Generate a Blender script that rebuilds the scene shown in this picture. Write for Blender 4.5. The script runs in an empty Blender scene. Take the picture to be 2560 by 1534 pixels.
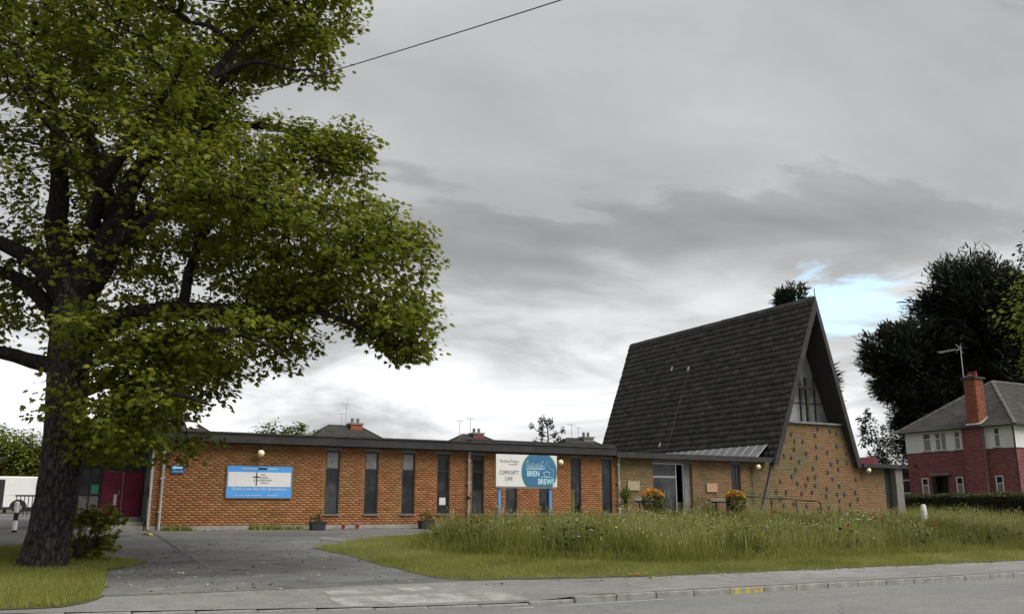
import bpy, math, random
import numpy as np
from mathutils import Vector, Matrix
R = math.radians
rng = np.random.default_rng(7)
random.seed(7)
sc = bpy.context.scene
C = sc.collection

# ------------------------------------------------------------------ camera
YAW, PITCH = R(28.8), math.atan(505 / 2270)
fh = Vector((math.sin(YAW), math.cos(YAW), 0)); rt = Vector((math.cos(YAW), -math.sin(YAW), 0))
fw = fh * math.cos(PITCH) + Vector((0, 0, math.sin(PITCH))); upv = -fh * math.sin(PITCH) + Vector((0, 0, math.cos(PITCH)))
cam = bpy.data.objects.new('camera', bpy.data.cameras.new('camera')); C.objects.link(cam)
m = Matrix((rt, upv, -fw)).transposed().to_4x4(); m.translation = Vector((0, 0, 1.6))
cam.matrix_world = m
cam.data.sensor_width = 36; cam.data.lens = 36 * 2270 / 2560
cam.data.clip_start = .1; cam.data.clip_end = 3000
sc.camera = cam
CAM = np.array([0, 0, 1.6])

# ------------------------------------------------------------------ sky, sun, exposure
SUN_AZ, SUN_EL = R(148), R(52)          # clockwise from +Y, high behind the camera
world = bpy.data.worlds.new('World'); sc.world = world; world.use_nodes = True
nt = world.node_tree; N = nt.nodes; L = nt.links; N.clear()
def nd(t, **k):
    n = N.new(t)
    for a, v in k.items(): setattr(n, a, v)
    return n
def mth(op, a, b=None, clamp=False):
    n = nd('ShaderNodeMath', operation=op, use_clamp=clamp)
    for i, v in enumerate((a, b)):
        if v is None: continue
        if isinstance(v, (int, float)): n.inputs[i].default_value = v
        else: L.new(v, n.inputs[i])
    return n.outputs[0]
def ramp(f, stops, interp='LINEAR'):
    n = nd('ShaderNodeValToRGB'); L.new(f, n.inputs[0]); cr = n.color_ramp; cr.interpolation = interp
    while len(cr.elements) < len(stops): cr.elements.new(.5)
    for e, (p, c) in zip(cr.elements, stops):
        e.position = p; e.color = (c, c, c, 1) if isinstance(c, (int, float)) else (*c, 1)
    return n.outputs[0]
tc = nd('ShaderNodeTexCoord'); sep = nd('ShaderNodeSeparateXYZ'); L.new(tc.outputs['Generated'], sep.inputs[0])
zz = mth('MAXIMUM', sep.outputs[2], 0.0)
den = mth('ADD', zz, .16)
px_, py_ = mth('DIVIDE', sep.outputs[0], den), mth('DIVIDE', sep.outputs[1], den)
cmb = nd('ShaderNodeCombineXYZ'); L.new(px_, cmb.inputs[0]); L.new(py_, cmb.inputs[1])
mp = nd('ShaderNodeMapping'); L.new(cmb.outputs[0], mp.inputs[0])
mp.inputs['Rotation'].default_value = (0, 0, R(33)); mp.inputs['Scale'].default_value = (.62, 1.0, 1); mp.inputs['Location'].default_value = (2.3, .4, 0)
def noise(vec, s, det, rough, dist=0.):
    n = nd('ShaderNodeTexNoise'); L.new(vec, n.inputs['Vector']); n.inputs['Scale'].default_value = s
    n.inputs['Detail'].default_value = det; n.inputs['Roughness'].default_value = rough; n.inputs['Distortion'].default_value = dist
    return n.outputs['Fac']
n1 = noise(mp.outputs[0], .62, 6, .5, .5)
n2 = noise(mp.outputs[0], 2.1, 7, .55, .3)
body = mth('ADD', mth('MULTIPLY', n1, .62), mth('MULTIPLY', n2, .38))
# thick grey underside of the cloud deck, brighter where it thins
deck = ramp(body, [(.30, .36), (.39, .41), (.455, .47), (.53, .55), (.64, .70)])
# the deck ends a little above the horizon: bright broken cloud below it
mp2 = nd('ShaderNodeMapping'); L.new(tc.outputs['Generated'], mp2.inputs[0]); mp2.inputs['Scale'].default_value = (2.6, 2.6, 9.5); mp2.inputs['Rotation'].default_value = (R(5), R(-4), 0)
band = noise(mp2.outputs[0], 1.35, 8, .56, .5)
elev = mth('ADD', zz, mth('MULTIPLY', mth('SUBTRACT', n2, .5), .16))
low = ramp(band, [(.36, .44), (.44, .60), (.50, .78), (.57, .95), (.68, 1.08)])
k = ramp(elev, [(.13, 1.0), (.20, .55), (.28, 0.0)], 'EASE')
mixc = nd('ShaderNodeMix', data_type='RGBA'); L.new(k, mixc.inputs[0]); L.new(deck, mixc.inputs[6]); L.new(low, mixc.inputs[7])
# ragged darker cloud rolls under the deck
mp3 = nd('ShaderNodeMapping'); L.new(cmb.outputs[0], mp3.inputs[0]); mp3.inputs['Rotation'].default_value = (0, 0, R(20)); mp3.inputs['Scale'].default_value = (.42, .95, 1); mp3.inputs['Location'].default_value = (5.1, 2.2, 0)
roll = ramp(noise(mp3.outputs[0], 1.15, 9, .56, .35), [(.485, 1.0), (.512, .80), (.58, .68)])
dk = nd('ShaderNodeMix', data_type='RGBA', blend_type='MULTIPLY'); dk.inputs[0].default_value = 1; L.new(deck, dk.inputs[6]); L.new(roll, dk.inputs[7])
L.new(dk.outputs[2], mixc.inputs[6])
# faint neutral-cool tone, scaled to the physical sky's units
tint = nd('ShaderNodeMix', data_type='RGBA', blend_type='MULTIPLY'); tint.inputs[0].default_value = 1
L.new(mixc.outputs[2], tint.inputs[6]); SKYG = 4.25
tint.inputs[7].default_value = (SKYG * .985, SKYG * .995, SKYG * 1.01, 1)
nish = nd('ShaderNodeTexSky', sky_type='NISHITA', sun_disc=False, sun_elevation=SUN_EL, sun_rotation=SUN_AZ)
# one real gap in the cloud, low above the church and pine
gapdir = Vector((math.sin(R(49.6)) * math.cos(R(12.0)), math.cos(R(49.6)) * math.cos(R(12.0)), math.sin(R(12.0))))
vm = nd('ShaderNodeVectorMath', operation='SUBTRACT'); L.new(tc.outputs['Generated'], vm.inputs[0]); vm.inputs[1].default_value = gapdir
vs = nd('ShaderNodeVectorMath', operation='MULTIPLY'); L.new(vm.outputs[0], vs.inputs[0]); vs.inputs[1].default_value = (1, 1, 1.7)
vl = nd('ShaderNodeVectorMath', operation='LENGTH'); L.new(vs.outputs[0], vl.inputs[0])
gap = ramp(mth('ADD', vl.outputs['Value'], mth('MULTIPLY', mth('SUBTRACT', noise(mp2.outputs[0], 3.2, 8, .6, .6), .5), .24)), [(.012, .66), (.068, .0)], 'EASE')
gapcol = nd('ShaderNodeMix', data_type='RGBA', blend_type='ADD'); gapcol.inputs[0].default_value = 1
L.new(nish.outputs[0], gapcol.inputs[6]); gapcol.inputs[7].default_value = (1.0, 1.5, 1.2, 1)
skym = nd('ShaderNodeMix', data_type='RGBA'); L.new(gap, skym.inputs[0]); L.new(tint.outputs[2], skym.inputs[6]); L.new(gapcol.outputs[2], skym.inputs[7])
bg = nd('ShaderNodeBackground'); L.new(skym.outputs[2], bg.inputs[0]); bg.inputs[1].default_value = .1
wo = nd('ShaderNodeOutputWorld'); L.new(bg.outputs[0], wo.inputs[0])
sun = bpy.data.objects.new('sun', bpy.data.lights.new('sun', 'SUN')); C.objects.link(sun)
sun.data.energy = 1.5; sun.data.angle = R(50); sun.data.color = (1, .965, .91)
sd = Vector((math.sin(SUN_AZ) * math.cos(SUN_EL), math.cos(SUN_AZ) * math.cos(SUN_EL), math.sin(SUN_EL)))
sun.rotation_euler = (-sd).to_track_quat('-Z', 'Y').to_euler()
sun.location = (5, -10, 30)
sc.view_settings.view_transform = 'Standard'; sc.view_settings.look = 'None'; sc.view_settings.gamma = 1
sc.view_settings.use_curve_mapping = False
sc.view_settings.exposure = 1.42
sc.render.engine = 'CYCLES'
sc.cycles.max_bounces = 6; sc.cycles.transparent_max_bounces = 6
try: sc.cycles.use_denoising = True
except Exception: pass

# ------------------------------------------------------------------ materials
def srgb(r, g, b):
    f = lambda c: (c / 255 / 12.92) if c / 255 <= .04045 else ((c / 255 + .055) / 1.055) ** 2.4
    return (f(r), f(g), f(b))
MATS = {}
def mat(name, col, rough=.8, var=.15, scale=6, bump=0., bscale=40, col2=None, spec=.3, metal=0., src='noise', cols=None, trans=0., stain=0.):
    if name in MATS: return MATS[name]
    M = bpy.data.materials.new(name); M.use_nodes = True; t = M.node_tree; n = t.nodes; l = t.links
    b = n['Principled BSDF']; b.inputs['Roughness'].default_value = rough; b.inputs['Metallic'].default_value = metal
    b.inputs['Specular IOR Level'].default_value = spec
    tcn = n.new('ShaderNodeTexCoord')
    def noi(s, d=5, r=.6):
        q = n.new('ShaderNodeTexNoise'); l.new(tcn.outputs['Object'], q.inputs['Vector'])
        q.inputs['Scale'].default_value = s; q.inputs['Detail'].default_value = d; q.inputs['Roughness'].default_value = r
        return q.outputs['Fac']
    def rmp(f, st):
        q = n.new('ShaderNodeValToRGB'); l.new(f, q.inputs[0])
        while len(q.color_ramp.elements) < len(st): q.color_ramp.elements.new(.5)
        for e, (p, c) in zip(q.color_ramp.elements, st): e.position = p; e.color = (*c, 1)
        return q.outputs[0]
    dark = tuple(c * (1 - var) for c in col); light = tuple(min(1, c * (1 + var)) for c in col)
    if cols is None: cols = [(0.3, dark), (.5, col2 or col), (.7, light)]
    if src == 'noise': f = noi(scale)
    elif src == 'tint':
        a = n.new('ShaderNodeAttribute'); a.attribute_name = 'tint'; f = a.outputs['Fac']
    else:
        a = n.new('ShaderNodeObjectInfo'); f = a.outputs['Random']
    base = rmp(f, cols)
    if src != 'noise' or True:
        v = n.new('ShaderNodeMix'); v.data_type = 'RGBA'; v.blend_type = 'MULTIPLY'; v.inputs[0].default_value = 1
        l.new(base, v.inputs[6])
        l.new(rmp(noi(scale if src != 'noise' else scale * 5.3), [(.25, (1 - var,) * 3), (.75, (1 + var * .6,) * 3)]), v.inputs[7]); base = v.outputs[2]
    if stain:
        gq = n.new('ShaderNodeNewGeometry'); q = n.new('ShaderNodeTexNoise'); l.new(gq.outputs['Position'], q.inputs['Vector']); q.inputs['Scale'].default_value = .85; q.inputs['Detail'].default_value = 7; q.inputs['Roughness'].default_value = .68
        sm = n.new('ShaderNodeMix'); sm.data_type = 'RGBA'; sm.blend_type = 'MIX'; l.new(base, sm.inputs[6])
        mr = n.new('ShaderNodeMapRange'); l.new(q.outputs['Fac'], mr.inputs[0]); mr.inputs[1].default_value = .47; mr.inputs[2].default_value = .62; mr.inputs[3].default_value = 0; mr.inputs[4].default_value = stain; l.new(mr.outputs[0], sm.inputs[0])
        st = n.new('ShaderNodeMix'); st.data_type = 'RGBA'; st.blend_type = 'MULTIPLY'; st.inputs[0].default_value = 1; l.new(base, st.inputs[6]); st.inputs[7].default_value = (.60, .98, .86, 1); l.new(st.outputs[2], sm.inputs[7]); base = sm.outputs[2]
    l.new(base, b.inputs['Base Color'])
    if bump:
        bp = n.new('ShaderNodeBump'); bp.inputs['Strength'].default_value = bump; bp.inputs['Distance'].default_value = .02
        l.new(noi(bscale, 6), bp.inputs['Height']); l.new(bp.outputs[0], b.inputs['Normal'])
    if trans:
        tr = n.new('ShaderNodeBsdfTranslucent'); l.new(base, tr.inputs['Color'])
        ms = n.new('ShaderNodeMixShader'); ms.inputs[0].default_value = trans
        l.new(b.outputs[0], ms.inputs[1]); l.new(tr.outputs[0], ms.inputs[2]); l.new(ms.outputs[0], n['Material Output'].inputs['Surface'])
    MATS[name] = M
    return M
def brick_cols(cs): return [(i / (len(cs) - 1), c) for i, c in enumerate(cs)]
HALL = brick_cols([(.225, .090, .034), (.305, .127, .047), (.345, .15, .058), (.28, .11, .042), (.375, .18, .08), (.32, .133, .05), (.255, .10, .040)])
CHUR = brick_cols([(.18, .125, .060), (.29, .138, .070), (.23, .165, .085), (.32, .158, .08), (.20, .15, .068), (.29, .19, .11), (.275, .122, .062), (.20, .155, .085)])
HOUS = brick_cols([(.17, .050, .056), (.25, .076, .08), (.29, .098, .096), (.21, .062, .07), (.31, .12, .105), (.24, .072, .08)])
def brickm(k, cols, stain=0.): return mat(k + ' brick pieces', (.3, .15, .08), .9, .14, 14, .35, 60, cols=cols, src='object', stain=stain), mat(k + ' brickwork', (.3, .15, .08), .9, .14, 14, .35, 60, cols=cols, src='tint', stain=stain)
M_hall, M_hallw = brickm('hall', HALL, .5); M_chur, M_churw = brickm('church', CHUR, .9); M_hous, M_housw = brickm('house', HOUS, .3)
M_mortar = mat('mortar', (.25, .17, .11), .95, .2, 8, .3, 80)
M_mortard = mat('house mortar', (.23, .17, .15), .95, .2, 8, .3, 80)
TILE = brick_cols([(.020, .019, .018), (.036, .034, .032), (.026, .025, .024), (.058, .055, .050), (.030, .028, .026), (.042, .040, .038), (.024, .023, .022), (.050, .046, .042)])
M_tile = mat('slate grey tile', (.03, .03, .03), .75, .3, 5, .3, 50, cols=TILE, src='object')
M_tilew = mat('slate grey tiling', (.03, .03, .03), .75, .3, 1.2, .3, 50, cols=TILE, src='tint')
M_htile = mat('brown grey roof tiling', (.06, .055, .05), .85, .35, 1.5, .3, 50, cols=brick_cols([(.05, .045, .04), (.075, .068, .06), (.06, .053, .046), (.09, .08, .07)]), src='tint')
M_under = mat('roof underside boards', (.05, .045, .04), .8, .2, 3)
M_fascia = mat('weathered black fascia', (.035, .034, .033), .7, .35, 1.3, .2, 30)
M_fascia2 = mat('grey felt roof edge', (.048, .046, .045), .8, .3, 2, .2, 30)
M_conc = mat('concrete', (.30, .28, .25), .9, .2, 4, .35, 50)
M_lintel = mat('grey concrete lintel', (.20, .19, .175), .9, .2, 4, .3, 50)
M_frame = mat('dark window frame', (.030, .031, .033), .5, .15, 8)
M_alu = mat('silver aluminium', (.45, .45, .45), .4, .1, 8, metal=.7)
M_white = mat('white paint', (.72, .72, .70), .5, .06, 4)
M_render = mat('white render', (.66, .66, .64), .85, .08, 2, .2, 60)
M_lead = mat('lead sheet', (.19, .195, .20), .55, .25, 3, .15, 12, metal=.15)
M_pipe = mat('pale grey plastic pipe', (.42, .41, .39), .5, .12, 5)
M_black = mat('black paint', (.015, .015, .016), .45, .2, 6)
M_opal = mat('opal globe glass', (.78, .80, .50), .25, .04, 4, spec=.5)
M_red = mat('maroon door paint', (.21, .018, .05), .5, .25, 2)
M_sky = mat('banner blue', (.09, .33, .74), .45, .07, 3)
M_navy = mat('sign petrol blue', (.05, .16, .30), .45, .06, 3)
M_teal = mat('sign teal edge', (.045, .22, .19), .45, .06, 3)
M_signw = mat('sign white', (.70, .70, .69), .45, .04, 3)
M_signp = mat('sign pale blue line', (.55, .80, .85), .45, .03, 3)
M_signg = mat('faded print', (.36, .52, .72), .5, .05, 3)
M_ink = mat('printed ink', (.02, .02, .02), .5, .05, 3)
M_green = mat('green notice print', (.05, .36, .24), .5, .1, 12)
M_post = mat('blue painted post', (.10, .30, .62), .45, .1, 5)
M_plq = mat('stone plaque', (.36, .31, .20), .8, .12, 20, .2, 60)
M_plq2 = mat('sandstone plaque', (.44, .27, .17), .8, .12, 20, .2, 60)
M_tarmac = None
M_yel = mat('yellow paint', (.55, .47, .06), .6, .2, 20)
M_plast = mat('dark plastic tub', (.025, .026, .028), .5, .2, 6)
M_wood = mat('grey weathered wood', (.12, .11, .10), .8, .25, 8, .3, 40)
M_cable = mat('cable sheath', (.03, .03, .03), .5, .1, 4)
M_terra = mat('terracotta', (.28, .09, .05), .85, .2, 8)
def glass(name, base, rough=.05, spec=.5):
    M = mat(name, base, rough, .25, .7, spec=spec); return M
M_glass = mat('dark window glass', (.018, .020, .022), .10, .3, .9, spec=.28, cols=[(.35, (.010, .011, .012)), (.5, (.022, .024, .026)), (.62, (.055, .058, .06))])  # lighter mottling in the colour imitates uneven reflections in the panes
M_glass2 = glass('church window glass', (.24, .245, .25), .10)
M_curtrefl = mat('pale pane for curtains and reflections', (.20, .19, .185), .25, .35, 9, spec=.5)  # pale panes: house curtains, and painted reflections in upper hall windows
def bark(name, a, b, sc_=9):
    if name in MATS: return MATS[name]
    M = bpy.data.materials.new(name); M.use_nodes = True; t = M.node_tree; n = t.nodes; l = t.links
    B = n['Principled BSDF']; B.inputs['Roughness'].default_value = .95; B.inputs['Specular IOR Level'].default_value = .15
    tcn = n.new('ShaderNodeTexCoord'); mpn = n.new('ShaderNodeMapping'); l.new(tcn.outputs['Object'], mpn.inputs[0]); mpn.inputs['Scale'].default_value = (1, 1, .38)
    v = n.new('ShaderNodeTexVoronoi'); v.feature = 'DISTANCE_TO_EDGE'; l.new(mpn.outputs[0], v.inputs[0]); v.inputs['Scale'].default_value = sc_
    q = n.new('ShaderNodeTexNoise'); l.new(mpn.outputs[0], q.inputs[0]); q.inputs['Scale'].default_value = sc_ * 1.7; q.inputs['Detail'].default_value = 8; q.inputs['Roughness'].default_value = .7
    ad = n.new('ShaderNodeMath'); ad.operation = 'MULTIPLY_ADD'; l.new(v.outputs[0], ad.inputs[0]); ad.inputs[1].default_value = .5; l.new(q.outputs[0], ad.inputs[2])
    r = n.new('ShaderNodeValToRGB'); l.new(ad.outputs[0], r.inputs[0])
    r.color_ramp.elements[0].position = .46; r.color_ramp.elements[0].color = (*a, 1); r.color_ramp.elements[1].position = .78; r.color_ramp.elements[1].color = (*b, 1)
    l.new(r.outputs[0], B.inputs['Base Color'])
    bp = n.new('ShaderNodeBump'); bp.inputs['Strength'].default_value = .9; bp.inputs['Distance'].default_value = .05; l.new(ad.outputs[0], bp.inputs['Height']); l.new(bp.outputs[0], B.inputs['Normal'])
    MATS[name] = M; return M
M_bark = bark('sycamore bark', (.014, .013, .012), (.092, .084, .076), 11)
M_limb = bark('dark limb bark', (.013, .012, .011), (.050, .045, .040))
M_bark2 = bark('dark bark', (.025, .02, .017), (.07, .06, .05), 5)
def leafm(name, cs, trans=.35, src='tint'): return mat(name, (.1, .1, .1), .55, .12, 2, cols=brick_cols(cs), src=src, trans=trans, spec=.25)
SYC = [(.065, .085, .007), (.125, .150, .011), (.19, .21, .019), (.28, .29, .042)]
M_leaf = leafm('sycamore leaves', SYC, .48); M_leafo = leafm('sycamore leaf singles', SYC, .48, src='object')
M_dleaf = leafm('dark pine needles', [(.016, .022, .013), (.027, .034, .020), (.040, .047, .029), (.060, .067, .042)], .12)
M_gleaf = leafm('garden shrub leaves', [(.06, .08, .012), (.11, .14, .025), (.17, .20, .05)], .4)
M_bleaf = leafm('bright tree leaves', [(.09, .12, .012), (.15, .19, .02), (.22, .25, .04)], .45)
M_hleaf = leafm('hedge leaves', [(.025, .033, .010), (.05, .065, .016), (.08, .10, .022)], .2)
GRS = [(.085, .105, .014), (.175, .195, .032), (.265, .275, .066), (.36, .36, .13), (.48, .46, .24)]
M_mead = leafm('meadow grass blades', GRS, .45)
M_mown = leafm('mown grass blades', [(.115, .135, .018), (.21, .23, .038), (.31, .32, .08), (.43, .42, .17)], .35)
def asphalt(name, a, b, patch=.35, crack=True):
    M = bpy.data.materials.new(name); M.use_nodes = True; t = M.node_tree; n = t.nodes; l = t.links
    B = n['Principled BSDF']; B.inputs['Roughness'].default_value = .92; B.inputs['Specular IOR Level'].default_value = .2
    tcn = n.new('ShaderNodeTexCoord')
    def noi(s, d=4, r=.6, vec=None):
        q = n.new('ShaderNodeTexNoise'); l.new(vec or tcn.outputs['Object'], q.inputs['Vector']); q.inputs['Scale'].default_value = s; q.inputs['Detail'].default_value = d; q.inputs['Roughness'].default_value = r
        return q.outputs['Fac']
    def rmp(f, st):
        q = n.new('ShaderNodeValToRGB'); l.new(f, q.inputs[0])
        while len(q.color_ramp.elements) < len(st): q.color_ramp.elements.new(.5)
        for e, (p, c) in zip(q.color_ramp.elements, st): e.position = p; e.color = (*c, 1)
        return q.outputs[0]
    def mul(x, y):
        q = n.new('ShaderNodeMix'); q.data_type = 'RGBA'; q.blend_type = 'MULTIPLY'; q.inputs[0].default_value = 1; l.new(x, q.inputs[6]); l.new(y, q.inputs[7]); return q.outputs[2]
    mpn = n.new('ShaderNodeMapping'); l.new(tcn.outputs['Object'], mpn.inputs[0]); mpn.inputs['Scale'].default_value = (.35, 1, 1)
    c = rmp(noi(.45, 6, .6, mpn.outputs[0]), [(.33, a), (.67, b)])
    c = mul(c, rmp(noi(2.3, 5, .65), [(.3, (1 - patch * .6,) * 3), (.7, (1 + patch * .3,) * 3)]))
    c = mul(c, rmp(noi(28, 4, .85), [(.3, (.55,) * 3), (.7, (1.45,) * 3)]))
    c = mul(c, rmp(noi(130, 2, .8), [(.62, (1,) * 3), (.75, (1.5,) * 3)]))
    if crack:
        v = n.new('ShaderNodeTexVoronoi'); v.feature = 'DISTANCE_TO_EDGE'; v.inputs['Scale'].default_value = .33
        w = n.new('ShaderNodeMix'); w.data_type = 'RGBA'; w.inputs[0].default_value = .12
        q = n.new('ShaderNodeTexNoise'); q.inputs['Scale'].default_value = 1.5; l.new(tcn.outputs['Object'], q.inputs[0])
        l.new(tcn.outputs['Object'], w.inputs[6]); l.new(q.outputs['Color'], w.inputs[7]); l.new(w.outputs[2], v.inputs[0])
        c = mul(c, rmp(v.outputs[0], [(0, (.68,) * 3), (.004, (1,) * 3)]))
    l.new(c, B.inputs['Base Color'])
    bp = n.new('ShaderNodeBump'); bp.inputs['Strength'].default_value = .5; bp.inputs['Distance'].default_value = .01; l.new(noi(70, 3, .8), bp.inputs['Height']); l.new(bp.outputs[0], B.inputs['Normal'])
    MATS[name] = M; return M
M_road = asphalt('road asphalt', (.165, .163, .157), (.215, .212, .205), .25)
M_lot = asphalt('car park asphalt', (.085, .084, .082), (.20, .197, .19), .5)
M_pave = asphalt('pavement asphalt', (.175, .17, .162), (.245, .24, .23), .35)
M_litter = mat('dry leaf litter', (.2, .15, .08), .9, .2, 9, cols=brick_cols([(.10, .07, .03), (.28, .22, .10), (.35, .33, .26), (.16, .17, .05)]), src='tint')
M_earth = mat('rough ground', (.085, .09, .04), .95, .3, 1.5, .5, 20)
M_soil = mat('thatch under grass', (.085, .09, .028), .95, .3, 3, .5, 30)

# ------------------------------------------------------------------ ground height
GY = [-50, 14.2, 16.7, 22, 26, 30, 36, 55, 90, 400]; GZ = [0, 0, .2, .42, .72, .97, 1.08, 1.35, 1.5, 1.5]
def g(y): return float(np.interp(y, GY, GZ))
def gv(y): return np.interp(y, GY, GZ)

# ------------------------------------------------------------------ helpers
ORG = {}
def thing(name, label, cat, loc, rz=0, group=None):
    o = bpy.data.objects.new(name, None); C.objects.link(o); o.location = loc; o.rotation_euler = (0, 0, rz); o.empty_display_size = .2
    o['label'] = label; o['category'] = cat
    if group: o['group'] = group
    ORG[o.name] = Vector(loc); return o
def tag(o, label, cat, group=None):
    o['label'] = label; o['category'] = cat
    if group: o['group'] = group
    return o
def link(name, me, material, parent=None, label=None, kind=None, loc=None):
    o = bpy.data.objects.new(name, me); C.objects.link(o)
    if material is not None and len(me.materials) == 0: me.materials.append(material)
    if parent is not None: o.parent = parent
    if loc is not None: o.location = loc
    if label: o['label'] = label
    if kind: o['kind'] = kind
    return o
class MB:
    """collects shapes in world coordinates; build() links them as one mesh"""
    def __init__(s): s.v = []; s.f = []; s.sm = False
    def box(s, a, b):
        x0, y0, z0 = a; x1, y1, z1 = b; i = len(s.v)
        s.v += [(x0, y0, z0), (x1, y0, z0), (x1, y1, z0), (x0, y1, z0), (x0, y0, z1), (x1, y0, z1), (x1, y1, z1), (x0, y1, z1)]
        s.f += [(i, i + 3, i + 2, i + 1), (i + 4, i + 5, i + 6, i + 7), (i, i + 1, i + 5, i + 4), (i + 1, i + 2, i + 6, i + 5), (i + 2, i + 3, i + 7, i + 6), (i + 3, i, i + 4, i + 7)]
        return s
    def obox(s, o, u, v, w):
        o, u, v, w = map(Vector, (o, u, v, w)); i = len(s.v)
        s.v += [tuple(o + a) for a in (Vector(), u, u + v, v, w, u + w, u + v + w, v + w)]
        s.f += [(i, i + 3, i + 2, i + 1), (i + 4, i + 5, i + 6, i + 7), (i, i + 1, i + 5, i + 4), (i + 1, i + 2, i + 6, i + 5), (i + 2, i + 3, i + 7, i + 6), (i + 3, i, i + 4, i + 7)]
        return s
    def prism(s, poly, d):
        """closed outline extruded by vector d"""
        i = len(s.v); n = len(poly); d = Vector(d)
        s.v += [tuple(p) for p in poly] + [tuple(Vector(p) + d) for p in poly]
        s.f += [tuple(range(i, i + n))[::-1], tuple(range(i + n, i + 2 * n))]
        s.f += [(i + k, i + (k + 1) % n, i + n + (k + 1) % n, i + n + k) for k in range(n)]
        return s
    def tube(s, pts, rad, n=8, cap=True, wob=0., flare=None):
        pts = [Vector(p) for p in pts]; rad = [rad] * len(pts) if isinstance(rad, (int, float)) else rad
        i0 = len(s.v); ref = Vector((.31, .17, .93))
        if abs((pts[-1] - pts[0]).normalized().dot(ref)) > .9: ref = Vector((1, 0, 0))
        u = None
        for k, p in enumerate(pts):
            t = (pts[min(k + 1, len(pts) - 1)] - pts[max(k - 1, 0)]).normalized()
            u = (u - t * u.dot(t)).normalized() if u is not None else (ref - t * ref.dot(t)).normalized()
            w = t.cross(u)
            for j in range(n):
                a = 2 * math.pi * j / n; r = rad[k] * (1 + (random.uniform(-wob, wob) if wob else 0))
                s.v.append(tuple(p + (u * math.cos(a) + w * math.sin(a)) * r))
        for k in range(len(pts) - 1):
            for j in range(n):
                a = i0 + k * n + j; b = i0 + k * n + (j + 1) % n
                s.f.append((a, b, b + n, a + n))
        if cap: s.f += [tuple(range(i0, i0 + n))[::-1], tuple(range(i0 + (len(pts) - 1) * n, i0 + len(pts) * n))]
        s.sm = True; return s
    def lathe(s, c, prof, n=16):
        i0 = len(s.v); c = Vector(c)
        for r, z in prof:
            for j in range(n): a = 2 * math.pi * j / n; s.v.append(tuple(c + Vector((r * math.cos(a), r * math.sin(a), z))))
        for k in range(len(prof) - 1):
            for j in range(n):
                a = i0 + k * n + j; b = i0 + k * n + (j + 1) % n; s.f.append((a, b, b + n, a + n))
        s.f += [tuple(range(i0, i0 + n))[::-1], tuple(range(i0 + (len(prof) - 1) * n, i0 + len(prof) * n))]
        s.sm = True; return s
    def ball(s, c, r, n=14): return s.lathe(c, [(max(.001, r * math.sin(math.pi * k / 8)), -r * math.cos(math.pi * k / 8)) for k in range(9)], n)
    def quad(s, a, b, c, d): i = len(s.v); s.v += [tuple(a), tuple(b), tuple(c), tuple(d)]; s.f.append((i, i + 1, i + 2, i + 3)); return s
    def build(s, name, material, parent=None, label=None, kind=None, base=None, bevel=0):
        me = bpy.data.meshes.new(name)
        o0 = Vector()
        root = parent
        while root is not None and root.parent is not None: root = root.parent
        if root is not None: o0 = ORG.get(root.name, Vector())
        elif base is not None: o0 = Vector(base)
        me.from_pydata([tuple(Vector(p) - o0) for p in s.v], [], s.f); me.update()
        if s.sm:
            me.polygons.foreach_set('use_smooth', [True] * len(me.polygons))
            try: me.set_sharp_from_angle(angle=R(40))
            except Exception: pass
        o = link(name, me, material, parent, label, kind)
        if root is None and base is not None: o.location = base; ORG[o.name] = Vector(base)
        if bevel:
            bm = o.modifiers.new('soft edges', 'BEVEL'); bm.width = bevel; bm.segments = 2; bm.limit_method = 'ANGLE'
        return o
def npmesh(name, V, F, tint=None, smooth=False):
    """V (n,3), F (m,k) numpy -> mesh, per-vertex 'tint'"""
    me = bpy.data.meshes.new(name); k = F.shape[1]
    me.vertices.add(len(V)); me.vertices.foreach_set('co', np.ascontiguousarray(V, dtype=np.float32).ravel())
    me.loops.add(F.size); me.loops.foreach_set('vertex_index', np.ascontiguousarray(F, dtype=np.int32).ravel())
    me.polygons.add(len(F)); me.polygons.foreach_set('loop_start', np.arange(0, F.size, k, dtype=np.int32))
    try: me.polygons.foreach_set('loop_total', np.full(len(F), k, dtype=np.int32))
    except Exception: pass
    if tint is not None:
        a = me.attributes.new('tint', 'FLOAT', 'POINT'); a.data.foreach_set('value', np.ascontiguousarray(tint, dtype=np.float32))
    me.update(calc_edges=True)
    if smooth: me.polygons.foreach_set('use_smooth', np.ones(len(F), dtype=bool))
    return me
BOXF = np.array([(4, 5, 6, 7), (0, 1, 5, 4), (1, 2, 6, 5), (2, 3, 7, 6), (3, 0, 4, 7)])
def cells_mesh(name, cells, org):
    """cells: list of (o,u,v,w) world vectors; open-backed boxes, w outwards"""
    a = np.array(cells, dtype=float); o, u, v, w = a[:, 0], a[:, 1], a[:, 2], a[:, 3]
    V = np.stack([o, o + u, o + u + v, o + v, o + w, o + u + w, o + u + v + w, o + v + w], 1).reshape(-1, 3) - np.array(org)
    F = (BOXF[None] + 8 * np.arange(len(a))[:, None, None]).reshape(-1, 4)
    return npmesh(name, V, F, np.repeat(rng.random(len(a)), 8))
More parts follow.
